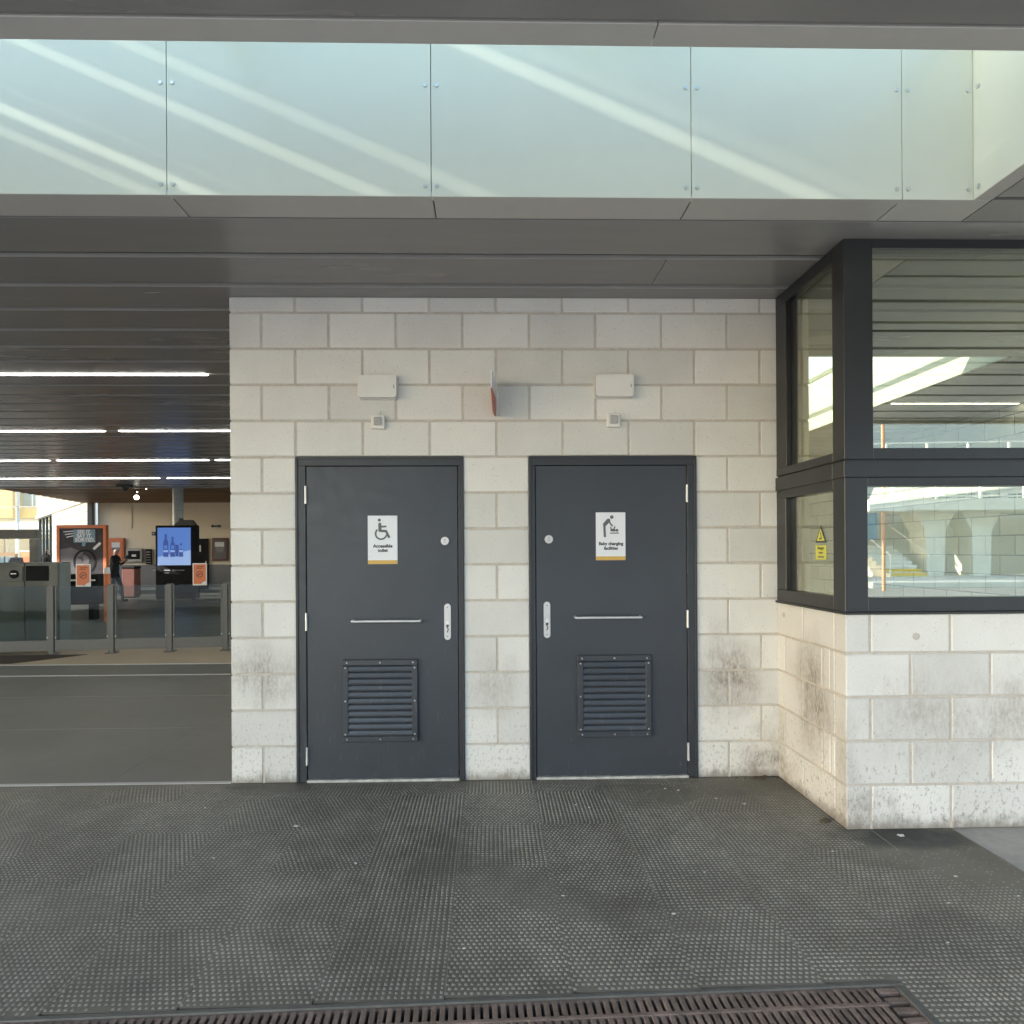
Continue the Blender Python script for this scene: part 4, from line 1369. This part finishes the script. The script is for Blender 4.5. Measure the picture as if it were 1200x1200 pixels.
B('body', 'red_brown', t, -0.2, 0.2, -0.18, 0.18, 0.03, 0.92, 0.02)
B('lid', 'black', t, -0.21, 0.21, -0.19, 0.19, 0.921, 1.0, 0.02)
B('plinth', 'black', t, -0.17, 0.17, -0.15, 0.15, 0.0, 0.029)
t = thing('ticket_counter', 'grey counter along the hall wall behind the glass barrier', 'counter', (-10.9, 18.6, 0))
B('front', 'dado', t, -0.9, 0.0, -0.25, 0.25, 0.0, 0.78)
B('top', 'pale_strip', t, -0.95, 0.05, -0.3, 0.3, 0.781, 0.83, 0.005)


# ------------------------------------------------------------------ people
def person(label, loc, rz, h, pose, coat='coat_black', legs='trousers', hairm='hair', name='person'):
    """one continuous skinned body; joints given in a 1.72 m figure, x = facing forward, y = left"""
    s = h / 1.72
    V, E, Rr = [], [], []

    def add(p, r, par=None):
        V.append(tuple(c * s for c in p))
        Rr.append(r * s)
        if par is not None:
            E.append((par, len(V) - 1))
        return len(V) - 1
    pel = add((0, 0, 0.95), 0.135)
    ab = add((0.01, 0, 1.10), 0.13, pel)
    ch = add((0.03, 0, 1.30), 0.145, ab)
    nb = add((0.04, 0, 1.44), 0.075, ch)
    nk = add((0.05, 0, 1.51), 0.052, nb)
    h1 = add((0.065, 0, 1.585), 0.085, nk)
    h2 = add((0.070, 0, 1.655), 0.080, h1)
    add((0.150, 0, 1.585), 0.018, h1)      # nose
    hands = []
    for sd, key in ((1, 'L'), (-1, 'R')):
        sh = add((0.03, 0.175 * sd, 1.40), 0.068, ch)
        el, wr, tip = pose['arm' + key]
        e = add(el, 0.052, sh)
        wv = add(wr, 0.036, e)
        d = Vector(tip) - Vector(wr)
        d.normalize()
        pm = add(tuple(Vector(wr) + d * 0.07), 0.034, wv)
        side = d.cross(Vector((0, 1, 0)))
        side = side.normalized() if side.length > 1e-3 else Vector((0, 0, 1))
        for q, ln_ in zip((-1.5, -0.5, 0.5, 1.5), (0.06, 0.075, 0.07, 0.055)):
            f1 = add(tuple(Vector(wr) + d * 0.12 + side * 0.017 * q), 0.010, pm)
            add(tuple(Vector(wr) + d * (0.12 + ln_) + side * 0.019 * q + Vector((0, -0.02 * sd, 0))), 0.008, f1)
        add(tuple(Vector(wr) + d * 0.09 - side * 0.05), 0.010, pm)
        hands.append(Vector(wr) * s)
        hp = add((0, 0.085 * sd, 0.90), 0.105, pel)
        kn, an, to = pose['leg' + key]
        k_ = add(kn, 0.068, hp)
        a_ = add(an, 0.046, k_)
        hl = add((an[0] - 0.03, an[1], an[2] - 0.055), 0.040, a_)
        add(to, 0.036, hl)
    me = bpy.data.meshes.new('body_skeleton')
    me.from_pydata(V, E, [])
    o = bpy.data.objects.new('body_tmp', me)
    C.objects.link(o)
    sk = o.modifiers.new('skin', 'SKIN')
    for i, v in enumerate(me.skin_vertices[0].data):
        v.radius = (Rr[i], Rr[i])
        v.use_root = (i == 0)
    ss = o.modifiers.new('sub', 'SUBSURF')
    ss.levels = 1
    ss.render_levels = 1
    bpy.context.view_layer.update()
    dg = bpy.context.evaluated_depsgraph_get()
    bme = bpy.data.meshes.new_from_object(o.evaluated_get(dg))
    bpy.data.objects.remove(o, do_unlink=True)
    bme.materials.clear()
    for mn in (coat, legs, 'skin', hairm, 'black'):
        bme.materials.append(MATS[mn])
    for p in bme.polygons:
        p.use_smooth = True
        c = p.center
        if c.z > 1.49 * s and abs(c.y) < 0.14 * s:
            p.material_index = 3 if (c.z > 1.66 * s or c.x < 0.045 * s) else 2
        elif c.z < 0.09 * s:
            p.material_index = 4
        elif c.z < 0.78 * s:
            p.material_index = 1
        else:
            p.material_index = 0
        for hw in hands:
            if (Vector(c) - hw).length < 0.19 * s and (Vector(c) - hw).length > 0.0 and p.material_index in (0, 1) and min((Vector(c) - q_).length for q_ in hands) < 0.10 * s and (abs(c.y) > 0.1 * s or c.x > 0.2 * s):
                p.material_index = 2
    t = thing(name, label, 'person', loc, rz)
    b = link('body', bme, None, t)
    return t


walk = dict(armL=((0.10, 0.24, 1.16), (0.30, 0.16, 1.30), (0.36, 0.10, 1.42)), armR=((0.12, -0.22, 1.14), (0.32, -0.10, 1.27), (0.38, -0.06, 1.38)),
            legL=((0.16, 0.09, 0.50), (0.22, 0.09, 0.09), (0.38, 0.09, 0.035)), legR=((0.02, -0.09, 0.49), (-0.20, -0.09, 0.12), (-0.07, -0.09, 0.035)))
stand = dict(armL=((-0.02, 0.25, 1.13), (0.04, 0.27, 0.87), (0.06, 0.27, 0.78)), armR=((-0.02, -0.25, 1.13), (0.04, -0.27, 0.87), (0.06, -0.27, 0.78)),
             legL=((0.02, 0.095, 0.50), (0.0, 0.10, 0.09), (0.16, 0.11, 0.035)), legR=((0.02, -0.095, 0.50), (0.0, -0.10, 0.09), (0.16, -0.11, 0.035)))
person('person in a black coat walking past the orange poster with hands raised to the face', (-11.0, 14.6, 0.0), R(5), 1.60, walk)
person('person in dark clothes standing far back beside the left edge of the orange poster', (-17.6, 21.2, 0.0), R(70), 1.62, stand)
person('dark figure far off, head just above the ticket gate cabinets', (-18.3, 20.6, 0.0), R(120), 1.50, stand)
person('person cut by the left edge of the picture behind the ticket gate', (-10.05, 8.6, 0.0), R(90), 1.52, stand)

# ------------------------------------------------------------------ street glazing and buildings beyond the hall
gz = thing('street_glazing', 'tall glazed screen between the hall and the sunny street at far left', 'glazing', (-30, 33.3, 0))
L = gz.location.copy()
for x in (-37, -33.6, -31.6, -29.3, -27.7, -26.35):
    B('mullion', 'dark_metal' if x in (-31.6, -26.35) else 'white_paint', gz, x - 0.06, x + 0.06, 33.2, 33.4, 0.0, 8.4, 0, 1, L)
for z in (0.05, 2.55, 4.1, 8.35):
    B('transom', 'white_paint', gz, -40, -26.0, 33.22, 33.38, z, z + 0.09, 0, 1, L)
for a, b in ((-40, -37.07), (-36.93, -33.67), (-33.53, -31.67), (-31.53, -29.37), (-29.23, -27.77), (-27.63, -26.42)):
    for z0, z1 in ((0.15, 2.54), (2.65, 4.09), (4.2, 8.34)):
        B('pane', 'clear_glass', gz, a, b, 33.29, 33.30, z0, z1, 0, 1, L)
sv = MB().prism([(-40, CEIL_END + 0.1), (-15.5, CEIL_END + 0.1), (-15.5, 20.6), (-26.3, 33.4), (-40, 33.4)], 'z', 8.5, 8.7)
tag(sv.build('hall_roof', 'hall_wall_pale'), kind='structure')
struct('hall_paving', 'hall_floor', -42, -18.001, 0.035, 34, -0.155, -0.002)
struct('hall_paving_back', 'hall_floor', -18, -14, 26.001, 34, -0.155, -0.002)
t = thing('street_building', 'white street building with yellow bands and windows across the street', 'building', (-44, 52, 0))
L = t.location.copy()
B('wall', 'white_paint', t, -64, -30, 52, 64, 0.0, 14, 0, 1, L)
B('yellow_block', 'yellow_panel', t, -60, -41.0, 50.6, 51.99, 4.5, 11.5, 0, 1, L)
B('yellow_band', 'yellow_panel', t, -40.99, -37.0, 51.2, 51.99, 4.5, 5.4, 0, 1, L)
B('yellow_band', 'yellow_panel', t, -40.99, -37.0, 51.2, 51.99, 7.4, 8.3, 0, 1, L)
for i in range(4):
    f = B('window', 'blue_grey_glass', t, -40.9 + i * 1.0, -40.0 + i * 1.0, 51.7, 51.99, 5.45, 7.35, 0, 1, L)
    B('window_frame', 'white_paint', f, -40.0 + i * 1.0 - 0.05, -40.0 + i * 1.0 + 0.03, 51.6, 51.69, 5.45, 7.35, 0, 1, L)
for i in range(9):
    B('shop_window', 'blue_grey_glass', t, -58 + i * 2.6, -55.7 + i * 2.6, 51.85, 51.99, 0.5, 3.3, 0, 1, L)
B('dark_pier', 'dark_metal', t, -37.0, -36.2, 51.0, 51.99, 0.0, 9, 0, 1, L)
B('canopy', 'grey_render', t, -60, -36, 50.2, 51.99, 3.5, 4.1, 0, 1, L)
B('stripe', 'red_brown', t, -60, -36, 51.8, 51.849, 1.2, 1.5, 0, 1, L)
t = thing('orange_cabinet', 'small orange street cabinet on the pavement across the sunny street', 'cabinet', (-38.2, 49.0, -0.16))
B('body', 'orange', t, -0.7, 0.7, -0.3, 0.3, 0.05, 1.7, 0.03)
B('cap', 'poster_white', t, -0.75, 0.75, -0.35, 0.35, 1.701, 1.8, 0.02)
struct('street_pavement', 'paving', -66, -28, 46, 51.98, -0.155, -0.05)
struct('far_pavement', 'paving', -66, -14, 34.01, 40, -0.155, -0.05)

# ------------------------------------------------------------------ behind the camera: raised walkway, stair and blocks, mirrored in the window
wk = thing('raised_walkway', 'concrete raised walkway with white railings, mirrored in the low pane of the corner window', 'walkway', (16, -24, -0.16))
L = wk.location.copy()
B('deck', 'walkway_concrete', wk, -8, 46, -27.5, -23.6, 3.05, 3.55, 0.02, 1, L)
for x in (19.9, 22.0, 26.5, 31):
    pz = MB().prism([(x - 0.9, 3.049), (x + 0.9, 3.049), (x + 0.45, 2.2), (x + 0.38, -0.1), (x - 0.38, -0.1), (x - 0.45, 2.2)], 'y', -26.0, -24.9)
    pz.build('pillar', 'walkway_concrete', wk, L)
B('back_wall', 'grey_render', wk, 12, 46, -28.3, -28.0, -0.1, 3.04, 0, 1, L)
for i in range(28):
    x = -7.5 + i * 1.9
    B('rail_post', 'white_paint', wk, x - 0.045, x + 0.045, -23.75, -23.66, 3.551, 4.62, 0, 1, L)
for z in (3.62, 4.10, 4.60):
    B('rail', 'white_paint', wk, -8, 46, -23.73, -23.68, z, z + 0.07, 0, 1, L)
pl = thing('platform_edge', 'pale raised platform edge below the walkway, mirrored in the low pane', 'platform', (20, -20, -0.16))
B('platform', 'walkway_concrete', pl, -6, 30, -7.8, 0.0, 0.0, 0.35, 0.02)
t = thing('outdoor_stair', 'outdoor stair with white and yellow step edges, mirrored in the low pane', 'stair', (18.05, -24.0, 0.19))
for i in range(8):
    B('step', 'walkway_concrete', t, -0.8, 0.8, -2.6 + 0.0, -0.32 * i, 0.17 * i, 0.17 * (i + 1) - 0.001)
    B('nosing', 'yellow_nosing' if i < 2 else 'white_paint', t, -0.8, 0.8, -0.32 * i, -0.32 * i + 0.03, 0.17 * i + 0.06, 0.17 * (i + 1), 0)
for x in (-0.85, 0.85):
    MB().cyl((x, 0.1, 0.95), (x, -2.6, 2.35), 0.03, 8).cyl((x, 0.1, 0.0), (x, 0.1, 0.95), 0.03, 8).build('handrail', 'white_paint', t)
t = thing('orange_lamp_post', 'orange street pole with a white sign box, mirrored in the corner window', 'pole', (13.45, -18.5, -0.16))
MB().cyl((0, 0, 0), (0, 0, 8.5), 0.06, 12).build('shaft', 'orange_pole', t)
B('sign_box', 'white_paint', t, -0.55, 0.75, -0.08, 0.08, 2.85, 3.25, 0.02)
B('blue_sign', 'poster_blue', t, -0.9, -0.2, -0.06, 0.0, 1.9, 2.8, 0.01)
for x0, x1, h, y, lb in ((-6, 20, 15, -46, 'grey office block with rows of windows, mirrored left in the tall pane'), (22, 52, 12, -50, 'pale grey block with wide windows, mirrored right in the tall pane')):
    t = thing('office_block', lb, 'building', ((x0 + x1) / 2, y, -0.16), 0, 'blocks across the forecourt')
    L = t.location.copy()
    B('wall', 'grey_render', t, x0, x1, y - 10, y, 0, h, 0, 1, L)
    for r in range(int(h / 3.2)):
        for c in range(int((x1 - x0) / 2.2)):
            f = B('window', 'blue_grey_glass', t, x0 + 0.5 + c * 2.2, x0 + 2.0 + c * 2.2, y - 0.02, y + 0.03, 1.0 + r * 3.2, 2.9 + r * 3.2, 0, 1, L)
            B('window_frame', 'white_paint', f, x0 + 1.2 + c * 2.2, x0 + 1.28 + c * 2.2, y + 0.031, y + 0.06, 1.0 + r * 3.2, 2.9 + r * 3.2, 0, 1, L)
rp = thing('ramp_railing', 'white sloping ramp railing high up, mirrored in the tall pane of the corner window', 'railing', (20, -30, 0))
for i in range(15):
    x = -10 + i * 2.2
    z = 5.2 + 0.03 * i
    B('rail_post', 'white_paint', rp, x - 0.05, x + 0.05, -0.05, 0.05, z, z + 1.6)
for dz in (0.0, 0.5, 1.05, 1.6):
    MB().cyl((-10.5, 0.08, 5.2 + dz), (21.5, 0.08, 5.64 + dz), 0.04, 8).build('rail', 'white_paint', rp)
MB().prism([(-10.6, 4.85), (21.6, 5.3), (21.6, 5.6), (-10.6, 5.15)], 'y', -2.0, 0.2).build('ramp_deck', 'walkway_concrete', rp)
MB().prism([(-10, -0.1), (-9.4, -0.1), (-9.4, 4.86), (-10, 4.86)], 'y', -1.2, -0.6).build('pillar', 'walkway_concrete', rp)
MB().prism([(20, -0.1), (20.6, -0.1), (20.6, 5.27), (20, 5.27)], 'y', -1.2, -0.6).build('pillar', 'walkway_concrete', rp)
# far left, out of view: walls added to cut daylight into concourse and hall
lw = thing('added_side_walls', 'unseen pale walls added beyond the left edge to hold light off concourse and hall', 'wall', (-17.6, 0, 0))
B('wall_face', 'hall_wall_pale', lw, -0.2, 0.0, -5.0, 9.0, 0.0, 3.01)
B('added_hall_end_wall', 'hall_wall_pale', lw, -22.4, -0.21, 11.2, 11.4, 0.0, 5.2)  # unseen; height set by how much sky light enters the hall
B('added_hall_west_wall', 'hall_wall_pale', lw, -22.6, -22.41, 11.2, 33.0, 0.0, 2.6)
